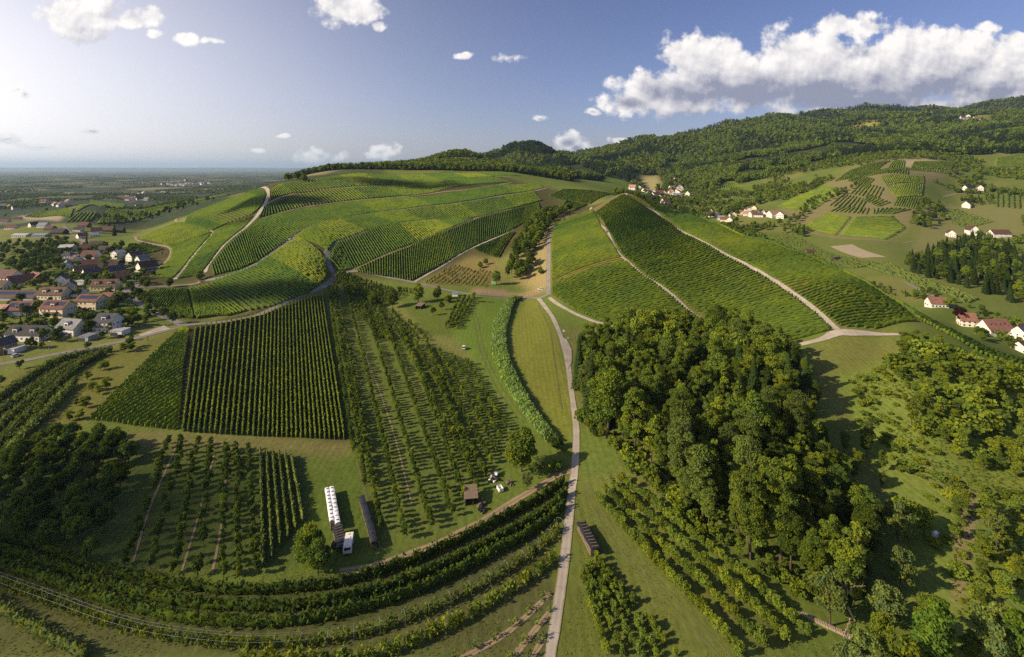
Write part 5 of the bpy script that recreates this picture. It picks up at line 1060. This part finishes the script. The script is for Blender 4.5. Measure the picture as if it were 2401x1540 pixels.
ARCH = [(-60,1352),(0,1375),(100,1412),(200,1450),(300,1482),(400,1503),(520,1517),(640,1520),(760,1508),(880,1482),(1000,1438),(1120,1380),(1220,1320),(1285,1268),(1312,1236)]
hedge_row(ARCH, .8, 2.3, 'gappy curved row of bushes under the hooped wire frame', 'decid_b', dash=-.75, cards=44, csize=.42, name='bush_row', cat='hedge')
hedge_row([(-40,1400),(0,1432),(60,1470),(130,1512),(200,1545)], .8, 2.6, 'silvery bush row at the bottom left corner', 'fruit_pale', name='bush_row', cat='hedge')
hedge_row([(560,1560),(700,1558),(850,1550),(950,1520),(1050,1475),(1150,1418),(1230,1368),(1302,1312)], .8, 2.7, 'upright green bush row between the hoops and the bottom edge', 'decid_b', dash=-.8, cards=48, name='bush_row', cat='hedge')
for i, c in enumerate([[(1050,1556),(1130,1512),(1200,1468),(1290,1385)],[(1185,1556),(1230,1500),(1288,1430)],[(1230,1562),(1275,1490)]]):
    hedge_row(c, .35, 1.6, 'thin staked bush row on bare earth left of the track, %s from the hoops' % ORD(i + 1), 'fruit_pale', dash=-.1, cards=20, csize=.34, name='bush_row', cat='hedge')
    road('path', [(a, b + 6) for a, b in c], 1.5, 'dirt', 'bare earth strip under staked bushes, %s from the hoops' % ORD(i + 1), dz=.05)
vines([((606,1345),(603,1060)),((718,1220),(690,1078))], 'thin trellised row, %s from left before the white stacks', 'rows', 3.1, .28, 2.2, .8, mat='fruit_pale', cards=10, name='trellis_row', group='trellised rows before the white stacks', csize=.4)
for i, c in enumerate([[(312,1318),(355,1180),(412,1050)],[(425,1342),(462,1220),(502,1065)],[(497,1345),(520,1220),(533,1060)],[(965,1180),(905,960),(830,770)]]): road('path', c, .6, 'dirt', 'strip of bare soil between orchard rows, %s from left' % ORD(i + 1), dz=.06)
for i, c in enumerate([[(-20,1062),(60,985),(140,900),(200,850)],[(-20,1020),(70,945),(150,880),(228,840)],[(-20,985),(80,915),(170,858),(250,832)],[(-20,950),(60,895),(150,845),(262,824)],[(-10,1100),(70,1010),(130,950),(170,905)]]):
    hedge_row(c, 1.5, 3.4, 'thick bushy hedge row, %s of those slanting up to the village lane' % ORD(i + 1), 'fruit_pale', cards=44, csize=.55, name='bush_row', cat='hedge', group='bushy rows below the village lane')
# reed bed winding through the meadow
def reeds():
    P = resample(path([(1205,700),(1190,722),(1172,770),(1172,830),(1195,890),(1228,950),(1262,1000),(1292,1035)]), ds=.6, smooth=True); T, N = frame2(P); m = 26000
    k = rng.integers(0, len(P), m); W = np.interp(np.linspace(0, 1, len(P)), [0, .25, .6, 1], [2.5, 4.2, 3.8, 2.0]); off = rng.uniform(-1, 1, m) * W[k]
    q = P[k] + N[k] * off[:, None] + rng.normal(0, .3, (m, 2)); hh = 2.6 * (1 - .35 * (np.abs(off) / W[k]) ** 3) * (1 + .25 * fbm2(q[:, 0] / 3, q[:, 1] / 3, 2, 6)); z = tz(q[:, 0], q[:, 1]) + hh * rng.uniform(.45, 1.0, m)
    V, Fq = leaf_cards(np.concatenate([q, z[:, None]], 1), rng.uniform(.5, .9, m), up=1.4, asp=2.0); tag(mesh_obj('reed_bed', V, Fq, 'reed'), 'winding belt of pale green reeds through the mown meadow', 'reeds', kind='stuff')
reeds()
for i, (px, py) in enumerate([(1208,698),(1218,694),(1200,705),(1296,1030),(1305,1045),(1288,1020)]): plant('bush', *gp(px, py + 8), 4.0, 'dark shrub, %s at the ends of the reed belt' % ORD(i + 1), 'bush', wide=1.1, name='reed_shrub')
# rough grass tufts over the near ground
def grass():
    n = 36000; u = rng.uniform(-1.08, 1.08, n); y = 1 / rng.uniform(1 / 330, 1 / 100, n); x = u * y
    c = rng.normal(0, .12, (9, 3)); c[:, 2] = rng.uniform(.05, .22, 9); V, Fq = leaf_cards(c, .34, up=1.2, asp=1.3)
    o = mesh_obj('tuft', V, Fq, 'tuft'); me = o.data; bpy.data.objects.remove(o)
    keep = fbm2(x / 14, y / 14, 3, 41) > -.12; x, y = x[keep], y[keep]
    k = np.ones(len(x), bool)
    for e in ROADS: k &= ~((np.abs(x[:, None] - e[None, ::2, 0]) < 2.6) & (np.abs(y[:, None] - e[None, ::2, 1]) < 2.6)).any(1)
    x, y = x[k], y[k]; gn_mass('grass', 'tufts of rough grass over the near meadows', 'grass', np.stack([x, y, tz(x, y)], -1), rng.uniform(.25, .5, len(x)), [me])
MAT['tuft'] = foliage_mat('grass_blade', (.125, .16, .032), nscale=.05, fine=.8)
ROADS = [resample(path(p), ds=2, smooth=True) for p in ([(1288,1545),(1305,1440),(1330,1250),(1347,1100),(1350,1000),(1337,900),(1318,800),(1294,742),(1262,700)],[(1340,1106),(1275,1134),(1150,1210),(1025,1275),(875,1328),(795,1342)],[(0,854),(137,829),(275,803),(400,772)])]
grass()
# ------------------------------------------------------------------ hooped wire frame over the bush row
MAT['wire'] = solid_mat('galvanised_tube', (.26, .29, .28), .5, .1, metal=.3)
def tubes(name, segs, r, mat, parent, k=4):
    gs = [tube(a, b, r, r, k) for a, b in segs]; V, Fq = join(gs); return mesh_obj(name, V, Fq, mat, parent)
def hoops():
    P = resample(path(ARCH), ds=5.2, smooth=True); T, N = frame2(P); o0 = Vector((P[0][0], P[0][1], float(tz(*P[0])))); r = tag(empty('wire_frame', o0), 'curved row of thin metal hoops joined by wires over bushes', 'trellis')
    o0 = np.array(o0); rails = [[], [], []]
    for i in range(len(P)):
        z = float(tz(*P[i])); n3 = np.array([N[i][0], N[i][1], 0]); c = np.array([P[i][0], P[i][1], z]) - o0; pts = []
        for a in np.linspace(0, math.pi, 8): pts.append(c + n3 * math.cos(a) * 1.15 + np.array([0, 0, 1.9 + math.sin(a) * .8]))
        pts = [c + n3 * 1.15 - (0, 0, .2)] + pts + [c - n3 * 1.15 - (0, 0, .2)]; tubes('hoop', list(zip(pts[:-1], pts[1:])), .030, 'wire', r)
        rails[0].append(pts[2]); rails[1].append(pts[-3]); rails[2].append(c + np.array([0, 0, 2.68]))
    for R in rails: tubes('wire', list(zip(R[:-1], R[1:])), .018, 'wire', r, 3)
hoops()
# ------------------------------------------------------------------ crates, covers and sheds
MAT['crate'] = solid_mat('crate_wood', (.17, .125, .085), .9, .35, 3)
MAT['plank'] = solid_mat('weathered_planks', (.17, .125, .09), .9, .35, 2.5, stretch=(1, 1, 4))
MAT['tarp_white'] = solid_mat('white_sheet', (.78, .80, .84), .45, .06, 2, bump=.3)
MAT['tarp_black'] = solid_mat('black_sheet', (.022, .023, .027), .38, .3, 2, spec=.5, bump=.4)
MAT['strap'] = solid_mat('strap', (.02, .02, .02), .7)
MAT['caravan'] = solid_mat('caravan_shell', (.72, .69, .62), .4, .05, 1)
MAT['rubber'] = solid_mat('tyre', (.02, .02, .02), .85)
MAT['green_paint'] = solid_mat('green_paint', (.22, .42, .20), .6, .12)
def crate_geo():
    b = []
    for i in range(5): b.append(boxgeo(-.58, .58, -.58, -.55, .12 + i * .17, .25 + i * .17)); b.append(boxgeo(-.58, .58, .55, .58, .12 + i * .17, .25 + i * .17)); b.append(boxgeo(-.58, -.55, -.549, .549, .12 + i * .17, .25 + i * .17)); b.append(boxgeo(.55, .58, -.549, .549, .12 + i * .17, .25 + i * .17))
    for sx in (-.5, 0, .5): b.append(boxgeo(sx - .05, sx + .05, -.57, .57, 0, .10))
    b.append(boxgeo(-.56, .56, -.56, .56, .101, .12)); return joinp(b)
def crates(p0, p1, cols, tiers, label, group, step=1.22):
    a = np.array(gp(*p0)); b = np.array(gp(*p1)); L = np.linalg.norm(b - a); d = (b - a) / L; nn = np.array([-d[1], d[0]]); n = int(L / step); rz = math.atan2(d[1], d[0]); c = 0
    for i in range(n):
        for j in range(cols):
            q = a + d * step * (i + .5) + nn * step * (j - (cols - 1) / 2)
            for k in range(tiers):
                o = bpy.data.objects.new('crate', shared(('crate',), crate_geo, 'crate')); C.objects.link(o); o.location = (q[0], q[1], float(tz(*q)) + .05 + k * 1.0); o.rotation_euler = (0, 0, rz + random.uniform(-.05, .05))
                tag(o, label % (ORD(i + 1), ['bottom', 'middle', 'top'][k] if tiers > 1 else 'only', ORD(j + 1)), 'crate', group)
    return a, b, d, nn, rz, n
def cover(name, a, d, nn, off, L, w, z, h, mat, label, straps=0, strapmat='strap', seed=1):
    """sheet laid over a stack: rumpled top with hanging sides"""
    n = max(4, int(L / .9)); c = a + nn * off; z0 = float(tz(*c)) + z; r = np.random.default_rng(seed); V = []; prof = [(-.5, -h), (-.52, -h * .45), (-.5, -.05), (-.2, .08), (.2, .06), (.5, -.05), (.52, -h * .45), (.5, -h)]
    for i in range(n + 1):
        t = i / n * L; sag = .10 * r.normal()
        for (q, zz) in prof:
            p = c + d * (t + .06 * r.normal()) + nn * (q * w * (1 + .05 * r.normal())); V.append((p[0] - c[0], p[1] - c[1], zz + (.5 * sag if zz > -.2 else .22 * r.normal() if zz == -h else 0)))
    k = len(prof); Fs = [(i*k+j, i*k+j+1, (i+1)*k+j+1, (i+1)*k+j) for i in range(n) for j in range(k - 1)] + [tuple(range(k - 1, -1, -1)), tuple(range(n*k, n*k + k))]
    o = tag(mesh_obj(name, V, Fs, mat, loc=(c[0], c[1], z0)), label, 'cover')
    for s in range(straps):
        t = (s + .5) / straps * L; b0 = d * t; Vs, Fz = boxgeo(-w * .35, w * .35, -.09, .09, .14, .24); so = mesh_obj('strap' if strapmat == 'strap' else 'batten', Vs, Fz, strapmat, o, (b0[0], b0[1], .02)); so.rotation_euler = (0, 0, math.atan2(nn[1], nn[0]) + random.uniform(-.1, .1))
    return o
a, b, d, nn, rz, n = crates((772,1158), (786,1245), 2, 2, 'crate, %s from the far end of the white-wrapped stack, %s tier, %s column', 'crates under the white sheets')
L = np.linalg.norm(b - a)
for s, nm in ((-1, 'left'), (1, 'right')): cover('tarpaulin', a, d, nn, s * .66, L * (1 if s > 0 else .9), 1.28, 2.22, .95, 'tarp_white', 'long white sheet over the %s crate column, tied with dark straps' % nm, straps=9, seed=3 + s)
a2, b2, d2, nn2, rz2, n2 = crates((791,1250), (803,1298), 2, 2, 'crate, %s from the far end of the black-covered stack, %s tier, %s column', 'crates under the black sheets')
cover('tarpaulin', a2, d2, nn2, 0, np.linalg.norm(b2 - a2), 2.6, 2.22, .8, 'tarp_black', 'black sheet weighed down with wooden battens beside the caravan', straps=8, strapmat='plank', seed=9)
a3, b3, d3, nn3, rz3, n3_ = crates((847,1178), (878,1288), 1, 2, 'crate, %s from the far end of the narrow black stack, %s tier, %s column', 'crates under the narrow black sheet')
cover('tarpaulin', a3, d3, nn3, 0, np.linalg.norm(b3 - a3), 1.5, 2.15, .7, 'tarp_black', 'narrow crumpled dark sheet over the long single crate row', seed=12)
a4, b4, d4, nn4, rz4, n4_ = crates((1362,1240), (1398,1310), 2, 2, 'crate, %s from the far end of the roadside stack, %s tier, %s column', 'crates of the roadside stack')
cover('tarpaulin', a4, d4, nn4, 0, np.linalg.norm(b4 - a4) * .97, 2.5, 2.2, .5, 'tarp_black', 'torn black sheet on the crate stack beside the concrete track', straps=9, strapmat='plank', seed=14)
def wheel_at(parent, x, y, r=.33, w=.22, sx=1):
    t = tube((0, -w/2, 0), (0, w/2, 0), r, r, 14); n = 14; V = t[0]; Fq = [tuple(f) for f in t[1]] + [tuple(range(n - 1, -1, -1)), tuple(range(n, 2*n))]
    wo_ = mesh_obj('wheel', V, Fq, 'rubber', parent, (x, y, r)); t = tube((0, -w/2-.012, 0), (0, w/2+.012, 0), r*.6, r*.6, 10); mesh_obj('rim', t[0], [tuple(f) for f in t[1]] + [tuple(range(9, -1, -1)), tuple(range(10, 20))], 'metal', wo_)
def profile_prism(prof, w, taper=None):
    """side outline (x, z) extruded over the width"""
    n = len(prof); V = [(x, -w/2 + (taper[i] if taper else 0), z) for i, (x, z) in enumerate(prof)] + [(x, w/2 - (taper[i] if taper else 0), z) for i, (x, z) in enumerate(prof)]
    return V, [tuple(range(n)), tuple(range(2*n - 1, n - 1, -1))] + [(i + n, (i + 1) % n + n, (i + 1) % n, i) for i in range(n)]
def caravan(px, py, rot, label):
    r = tag(empty('caravan', G3(px, py), math.radians(rot)), label, 'caravan')
    V, Fs = profile_prism([(-2.7,.45),(2.6,.45),(2.8,1.1),(2.65,2.2),(2.3,2.55),(-2.4,2.6),(-2.75,2.3),(-2.85,1.2)], 2.25, [.02,.02,.02,.05,.12,.12,.05,.02]); mesh_obj('body', V, Fs, 'caravan', r)
    for x, y in ((1.5,.2),(.2,-.2),(-1.2,.25)): V, Fs = boxgeo(-.28, .28, -.25, .25, 0, .14); mesh_obj('roof_hatch', V, Fs, 'frame', r, (x, y, 2.58))
    V, Fs = boxgeo(-.03, .03, -.8, .8, 0, .7); mesh_obj('rear_window', V, Fs, 'glass', r, (-2.83, 0, 1.35))
    for s in (-1, 1):
        for x in (-1.6, 1.2): V, Fs = boxgeo(-.6, .6, -.02, .02, 0, .6); mesh_obj('window', V, Fs, 'glass', r, (x, s * 1.12, 1.3))
        wheel_at(r, 0, s * 1.05)
    V, Fs = boxgeo(0, 1.3, -.05, .05, 0, .1); mesh_obj('tow_bar', V, Fs, 'metal', r, (2.6, 0, .5)); return r
caravan(817,1284,101, 'white caravan with roof hatches parked beside the black-covered stack')
CARCOL = dict(white=(.80,.80,.79), silver=(.42,.44,.46), black=(.018,.018,.02), blue=(.20,.25,.34), orange=(.55,.12,.04))
for k, c in CARCOL.items(): MAT['car_' + k] = solid_mat('car_paint_' + k, c, .28, .03, spec=.6)
MAT['lamp'] = solid_mat('headlamp', (.7, .7, .68), .2)
MAT['tail'] = solid_mat('tail_lamp', (.35, .02, .02), .3)
def car(px, py, rot, col, label, suv=0, ymax=None):
    r = tag(empty('car', G3(px, py, ymax, .2), math.radians(rot)), label, 'car'); h = .25 * suv
    V, Fs = profile_prism([(-2.1,.35),(2.1,.35),(2.15,.6),(2.0,.85),(1.0,.98),(-1.9,1.0),(-2.15,.85)], 1.78, [.02,.02,.03,.06,.05,.05,.05]); b = mesh_obj('body', V, Fs, 'car_' + col, r)
    V, Fs = profile_prism([(1.0,.96),(.25,1.45+h),(-1.3,1.48+h),(-2.0,.98)], 1.62, [0,.13,.13,.02]); mesh_obj('window', V, Fs, 'glass', r)
    V, Fs = profile_prism([(.28,1.43+h),(.2,1.52+h),(-1.25,1.55+h),(-1.4,1.45+h)], 1.42, [0,.04,.04,0]); mesh_obj('roof', V, Fs, 'car_' + col, r)
    for x in (-1.3, 1.3):
        for s in (-1, 1): wheel_at(r, x, s * .80)
    for s in (-1, 1):
        V, Fs = boxgeo(-.05, .05, -.2, .2, 0, .14); mesh_obj('headlight', V, Fs, 'lamp', r, (2.1, s * .6, .62)); mesh_obj('tail_light', V, Fs, 'tail', r, (-2.13, s * .6, .72))
    return r
for args in [(1087,818,95,'white','white car with an open door parked on the mown meadow',1),(1266,680,175,'white','white off-roader parked by the junction',1),(265,685,175,'white','white car in front of the yellow house',0),(345,686,178,'white','white car, left of the two beside the clipped vines',0),(368,685,178,'blue','blue-grey car, right of the two beside the clipped vines',0),
 (278,791,95,'black','black car on the paved drive of the slate-roofed house',0),(38,836,80,'silver','silver car on the drive at the left edge',0),(190,606,110,'white','white car, upper of two on the village street',0),(194,616,120,'white','white car, lower of two on the village street',0),(297,624,30,'black','dark car at the bend of the village street',0),(381,621,10,'black','black van on the track above the gardens',1),
 (682,562,50,'white','white car climbing the contour road on the big hill',0),(499,551,60,'white','white car on the track at the left shoulder',0),(2295,735,200,'black','black car beside the salmon-roofed farm',0),(95,711,80,'white','white car between the solar-roofed houses',0),(318,662,30,'silver','silver car by the street corner',0)]: car(*args[:4], args[4], args[5], ymax=700)
# small tractor on the hill track with a walker behind it
tr = tag(empty('tractor', G3(1421, 545, 700, .25), math.radians(120)), 'small orange tractor on the pale hill track', 'tractor')
V, Fs = joinp([boxgeo(-.2, 1.5, -.4, .4, .6, 1.2), boxgeo(-1.3, -.21, -.6, .6, .6, .95)]); mesh_obj('body', V, Fs, 'car_orange', tr)
V, Fs = joinp([boxgeo(-1.2, -1.1, -.55, -.45, .951, 2.1), boxgeo(-1.2, -1.1, .45, .55, .951, 2.1), boxgeo(-1.2, -.15, -.6, .6, 2.101, 2.2)]); mesh_obj('roll_bar', V, Fs, 'strap', tr)
for x, rr in ((-.9, .6), (1.1, .4)):
    for s in (-1, 1): wheel_at(tr, x, s * .75, rr, .3)
# ------------------------------------------------------------------ sheds and yard things
def shed(px, py, w, d, h0, h1, rot, mat, roofmat, label, open_front=False, ymax=None):
    r = tag(empty('shed', G3(px, py, ymax), math.radians(rot)), label, 'shed'); a, b = w/2, d/2
    n = max(4, int(w / .35))
    for i in range(n):                    # front and back boards one by one
        x0 = -a + i * w / n; x1 = x0 + w / n - .03
        if not open_front or i % 6 == 0: V, Fs = boxgeo(x0, x1, -b - .03, -b + random.uniform(0, .02), -.3, h0); mesh_obj('plank', V, Fs, mat, r)
    for s in (-1, 1): V = [(s*a,-b,-.3),(s*a,b,-.3),(s*a,b,h1),(s*a,-b,h0),(s*a*.96,-b,-.3),(s*a*.96,b,-.3),(s*a*.96,b,h1),(s*a*.96,-b,h0)]; mesh_obj('side_wall', V, [(0,1,2,3),(7,6,5,4),(0,4,5,1),(1,5,6,2),(2,6,7,3),(3,7,4,0)], mat, r)
    V, Fs = boxgeo(-a, a, b - .05, b, -.3, h1); mesh_obj('back_wall', V, Fs, mat, r)
    for i in range(6):
        x0 = -a - .3 + i * (w + .6) / 6; x1 = x0 + (w + .6) / 6 - .02
        V = [(x0,-b-.4,h0-.02),(x1,-b-.4,h0-.02),(x1,b+.3,h1+.05),(x0,b+.3,h1+.05),(x0,-b-.4,h0+.08),(x1,-b-.4,h0+.08),(x1,b+.3,h1+.15),(x0,b+.3,h1+.15)]
        mesh_obj('roof_sheet', V, [(3,2,1,0),(4,5,6,7),(0,1,5,4),(1,2,6,5),(2,3,7,6),(3,0,4,7)], roofmat, r)
    return r
shed(985,722,4.6,6.5,2.4,3.2,-18,'w_darkwood','plank','dark timber shed with brown plank roof on the lawn', True)
shed(1103,1172,3.6,5.2,2.3,2.9,8,'w_darkwood','plank','small black shed with grey board roof beside the fruit rows', True)
shed(1067,694,4.2,3,2.2,2.5,0,'w_white','r_blue','small white cabin with bluish roof among trees by the lane')
def trailer():
    r = tag(empty('trailer', G3(1157, 668), 0), 'green covered trailer parked under the thick tree', 'trailer'); V, Fs = profile_prism([(-2,.6),(2,.6),(2,2.3),(1.7,2.6),(-1.7,2.6),(-2,2.3)], 2.0); mesh_obj('body', V, Fs, 'green_paint', r)
    V, Fs = boxgeo(-2.05, 2.05, -1.05, 1.05, 2.61, 2.7); mesh_obj('roof', V, Fs, 'r_pale', r)
    for s in (-1, 1): wheel_at(r, .9, s * .9); wheel_at(r, -.9, s * .9)
trailer()
def pile(px, py, n, w, d, h, mats, label, name, seed):
    """untidy heap: boxes of several sizes standing and leaning together"""
    r = random.Random(seed); root = tag(empty(name, G3(px, py)), label, 'pile' if 'heap' in label else 'stack')
    for i in range(n):
        sx, sy, sz = r.uniform(.4, 1.0), r.uniform(.4, 1.0), r.uniform(.25, .9); m = r.choice(mats); V, Fs = boxgeo(-sx/2, sx/2, -sy/2, sy/2, 0, sz)
        V = [(x * (1 + .12 * r.uniform(-1, 1)), y * (1 + .12 * r.uniform(-1, 1)), z * (1 + .2 * r.uniform(-1, 1))) for x, y, z in V]; o = mesh_obj({'tarp_black': 'sheet', 'crate': 'box', 'frame': 'board', 'tarp_white': 'box', 'plank': 'plank'}.get(m, 'piece'), V, Fs, m, root, (r.uniform(-w/2, w/2), r.uniform(-d/2, d/2), r.choice([0, 0, .4, .8]) * h)); o.rotation_euler = (r.uniform(-.1, .1), r.uniform(-.1, .1), r.uniform(0, 3))
    return root
pile(1128,1190,16,1.8,5,.9,['tarp_black','tarp_black','plank'],'heap of crumpled black sheeting and planks beside the black shed','sheet_heap',1)
pile(1155,1122,22,2.6,4.2,1.0,['frame','tarp_white','crate','strap'],'untidy heap of white boards and boxes left of the big round tree','board_heap',2)
pile(1195,1135,9,1.6,2.4,.7,['plank','crate'],'small heap of grey planks under the big round tree','plank_heap',3)
bx = tag(empty('white_bin', G3(1172, 1150), math.radians(25)), 'white open bin on pallets in front of the big round tree', 'bin')
V, Fs = joinp([boxgeo(-.7,.7,-1.1,-1.0,.2,1.2),boxgeo(-.7,.7,1.0,1.1,.2,1.2),boxgeo(-.7,-.62,-.999,.999,.2,1.2),boxgeo(.62,.7,-.999,.999,.2,1.2),boxgeo(-.61,.61,-.99,.99,.2,.3)]); mesh_obj('shell', V, Fs, 'frame', bx)
V, Fs = joinp([boxgeo(-.75,.75,y-.06,y+.06,0,.19) for y in (-.95,0,.95)]); mesh_obj('pallet', V, Fs, 'crate', bx)
hv = tag(empty('white_box', G3(2192, 1257), .4), 'small white box standing alone in the rough grass', 'box'); V, Fs = boxgeo(-.6,.6,-.5,.5,0,1.0); mesh_obj('shell', V, Fs, 'frame', hv)
mesh_obj('lid', [(-.7,-.6,1.01),(.7,-.6,1.01),(.7,.6,1.01),(-.7,.6,1.01),(-.7,0,1.35),(.7,0,1.35)], [(0,1,5,4),(2,3,4,5),(1,2,5),(3,0,4),(3,2,1,0)], 'tarp_white', hv)
# cable drum beside the stack
dr = tag(empty('cable_drum', G3(783, 1285), math.radians(80)), 'wooden cable drum leaning at the black-covered stack', 'drum')
for s in (-1, 1):
    t = tube((0, s*.45-.05, .9), (0, s*.45+.05, .9), .9, .9, 16); mesh_obj('flange', t[0], [tuple(f) for f in t[1]] + [tuple(range(15, -1, -1)), tuple(range(16, 32))], 'crate', dr)
t = tube((0, -.4, .9), (0, .4, .9), .45, .45, 12); mesh_obj('core', t[0], [tuple(f) for f in t[1]], 'plank', dr)
# lamp posts and marker posts
def lamp_post(px, py, h, label):
    r = tag(empty('street_lamp', G3(px, py, 700)), label, 'street lamp'); V, Fq = tube((0,0,-.3), (0,0,h), .09, .05, 6); mesh_obj('pole', V, Fq, 'metal', r)
    V, Fs = boxgeo(-.1, .9, -.12, .12, h, h + .12); mesh_obj('lamp_head', V, Fs, 'frame', r)
for i, (px, py) in enumerate([(392,770),(114,828),(8,846),(317,668),(278,680),(34,700),(290,625)]): lamp_post(px, py, 6.5, 'pale street lamp, %s of the village lamps' % ORD([6,3,1,7,4,2,5][i]))
for px, py, h, lab in [(1321,782,2.2,'white notice board on a post beside the lay-by'),(1331,797,1.8,'green marker post at the lay-by')]:
    r = tag(empty('sign_post', G3(px, py)), lab, 'sign'); V, Fq = tube((0,0,-.2), (0,0,h), .06, .06, 6); mesh_obj('post', V, Fq, 'plank', r); V, Fs = boxgeo(-.5, .5, -.05, .05, h - .9, h); mesh_obj('board', V, Fs, 'frame' if 'white' in lab else 'green_paint', r, (0, -.1, 0))
st = tag(empty('wayside_post', G3(346, 798)), 'dark wooden post in the dry grass below the lane', 'post'); V, Fs = boxgeo(-.2, .2, -.15, .15, -.2, 2.0); mesh_obj('post', V, Fs, 'w_timber', st); V, Fs = boxgeo(-.28, .28, -.22, .22, 2.01, 2.15); mesh_obj('cap', V, Fs, 'plank', st)
tc_ = tag(empty('round_terrace', G3(478, 657)), 'low round brick wall beside the big lime tree', 'wall'); gs = []
for k in range(22):
    a0 = k / 24 * 2 * math.pi; V, Fs = boxgeo(-.62, .62, -.2, .2, -.2, .6); o = mesh_obj('block', V, Fs, 'brick', tc_, (math.cos(a0) * 4.2, math.sin(a0) * 4.2, 0)); o.rotation_euler = (0, 0, a0 + math.pi / 2)
# ------------------------------------------------------------------ dead trees, wood pile and broken fence
def dead_tree(px, py, h, lean, label, seed, ymax=None):
    r = random.Random(seed); root = tag(empty('dead_tree', G3(px, py, ymax), r.uniform(0, 6)), label, 'dead tree'); gs = []
    def grow(p, d, L, rad, lvl):
        q = p + d * L; gs.append(tube(p, q, rad, rad * .6, 5))
        if lvl < 4:
            for k in range(3 if lvl < 2 else 2): e = d + np.array([r.gauss(0, .55), r.gauss(0, .55), r.gauss(.1, .35)]); grow(p + d * L * r.uniform(.6, 1), e / np.linalg.norm(e), L * r.uniform(.5, .75), rad * .55, lvl + 1)
    d = np.array([lean, 0, 1.0]); grow(np.array([0, 0, -.3]), d / np.linalg.norm(d), h * .38, h * .022, 0); V, Fq = join(gs); mesh_obj('branches', V, Fq, 'deadwood', root)
for i, (px, py, h, ln, lab) in enumerate([(2005,1425,13,.5,'pale dead tree leaning out at the lower right wood edge'),(1895,1010,15,.2,'bare dead tree at the right side of the wood'),(1770,1110,13,.1,'bare grey branches in the middle of the wood'),(1860,1120,15,0,'bare grey trunk among the wood crowns')]): dead_tree(px, py + 30, h, ln, lab, 40 + i)
wp = tag(empty('wood_pile', G3(1935, 1468), math.radians(-38)), 'long stack of split logs under the wood edge', 'wood pile'); random.seed(3)
for k in range(70):
    t = tube((0, -.5, 0), (0, .5, 0), .14, .13, 6); o = put('log', shared(('log',), lambda: (t[0], [tuple(int(i) for i in f) for f in t[1]] + [tuple(range(5, -1, -1)), tuple(range(6, 12))]), 'deadwood'), wp, (-5.2 + (k % 35) * .30, random.uniform(-.1, .1), .14 + (k // 35) * .27), random.uniform(-.1, .1))
fc = tag(empty('fence', G3(1985, 1500), 0), 'broken wooden rail fence at the foot of the pale willow', 'fence'); p0 = np.array(gp(1992, 1462)); p1 = np.array(gp(1962, 1545)); o0 = np.array(gp(1985, 1500)); prev = None
for k in range(7):
    q = p0 + (p1 - p0) * k / 6; z = float(tz(*q)) - float(tz(*o0)); V, Fs = boxgeo(-.08, .08, -.08, .08, -.2, 1.2); mesh_obj('post', V, Fs, 'deadwood', fc, (q[0] - o0[0], q[1] - o0[1], z))
    if prev is not None:
        for hh in (.5, 1.0): V, Fq = tube((prev[0], prev[1], prev[2] + hh + random.uniform(-.1, .1)), (q[0] - o0[0], q[1] - o0[1], z + hh), .06, .06, 5); mesh_obj('rail', V, Fq, 'deadwood', fc)
    prev = (q[0] - o0[0], q[1] - o0[1], z)
# ------------------------------------------------------------------ air: one even haze box round everything
def haze(density, col):
    x0, x1, y0, y1, z0, z1 = -110000, 110000, -2000, 70000, -60, float(max(TZ.max(), 480)) + 60
    V, Fs = boxgeo(x0, x1, y0, y1, z0, z1); o = mesh_obj('haze', V, Fs, None); o['kind'] = 'stuff'
    m, t, out = new_mat('haze'); v = t.n.new('ShaderNodeVolumePrincipled'); v.inputs['Color'].default_value = (*col, 1); v.inputs['Density'].default_value = density; v.inputs['Anisotropy'].default_value = .25
    t.l.new(v.outputs[0], out.inputs['Volume']); o.data.materials.append(m); return o
print('ZMAX', TZ.max(), TZ.min())
haze(3.4e-5, (.50, .72, 1.0))

# ------------------------------------------------------------------ unseen clouds added to shade the hills and the lower left corner
def shade_cloud(tx, ty, rx, ry, seed, alt=1150):
    r = np.random.default_rng(seed); off = np.array(sd) * (alt / sd.z); c = np.array([tx, ty, 0]) + off; gs = []
    bm = bmesh.new(); bmesh.ops.create_icosphere(bm, subdivisions=2, radius=1.0); V0 = np.array([v.co[:] for v in bm.verts]); F0 = np.array([[v.index for v in f.verts] for f in bm.faces]); bm.free()
    for k in range(34):
        a = r.uniform(0, 6.28); q = math.sqrt(r.random()); s = r.uniform(.18, .42) * min(rx, ry) * (1.15 - .5 * q); p = np.array([math.cos(a) * q * rx * .8, math.sin(a) * q * ry * .8, r.uniform(0, .35) * min(rx, ry) * (1 - q)])
        V = V0 * (1 + .18 * r.normal(size=(len(V0), 1))) * s * np.array([1.25, 1.0, .7]) + p; V[:, 2] = np.maximum(V[:, 2], -.05 * ry); gs.append((V, F0))
    V, Fq = join(gs); o = mesh_obj('shade_cloud', V, Fq, 'shade_cloud', loc=c, smooth=True); o['kind'] = 'structure'; return o
MAT['shade_cloud'] = solid_mat('shade_cloud_white', (.85, .86, .88), 1, .04, .01, spec=0)
for i, (tx, ty, rx, ry) in enumerate([(-270, 770, 120, 50), (-60, 930, 130, 45), (-190, 405, 95, 42), (-132, 142, 72, 27), (430, 2300, 300, 240)]): shade_cloud(tx, ty, rx, ry, 60 + i)
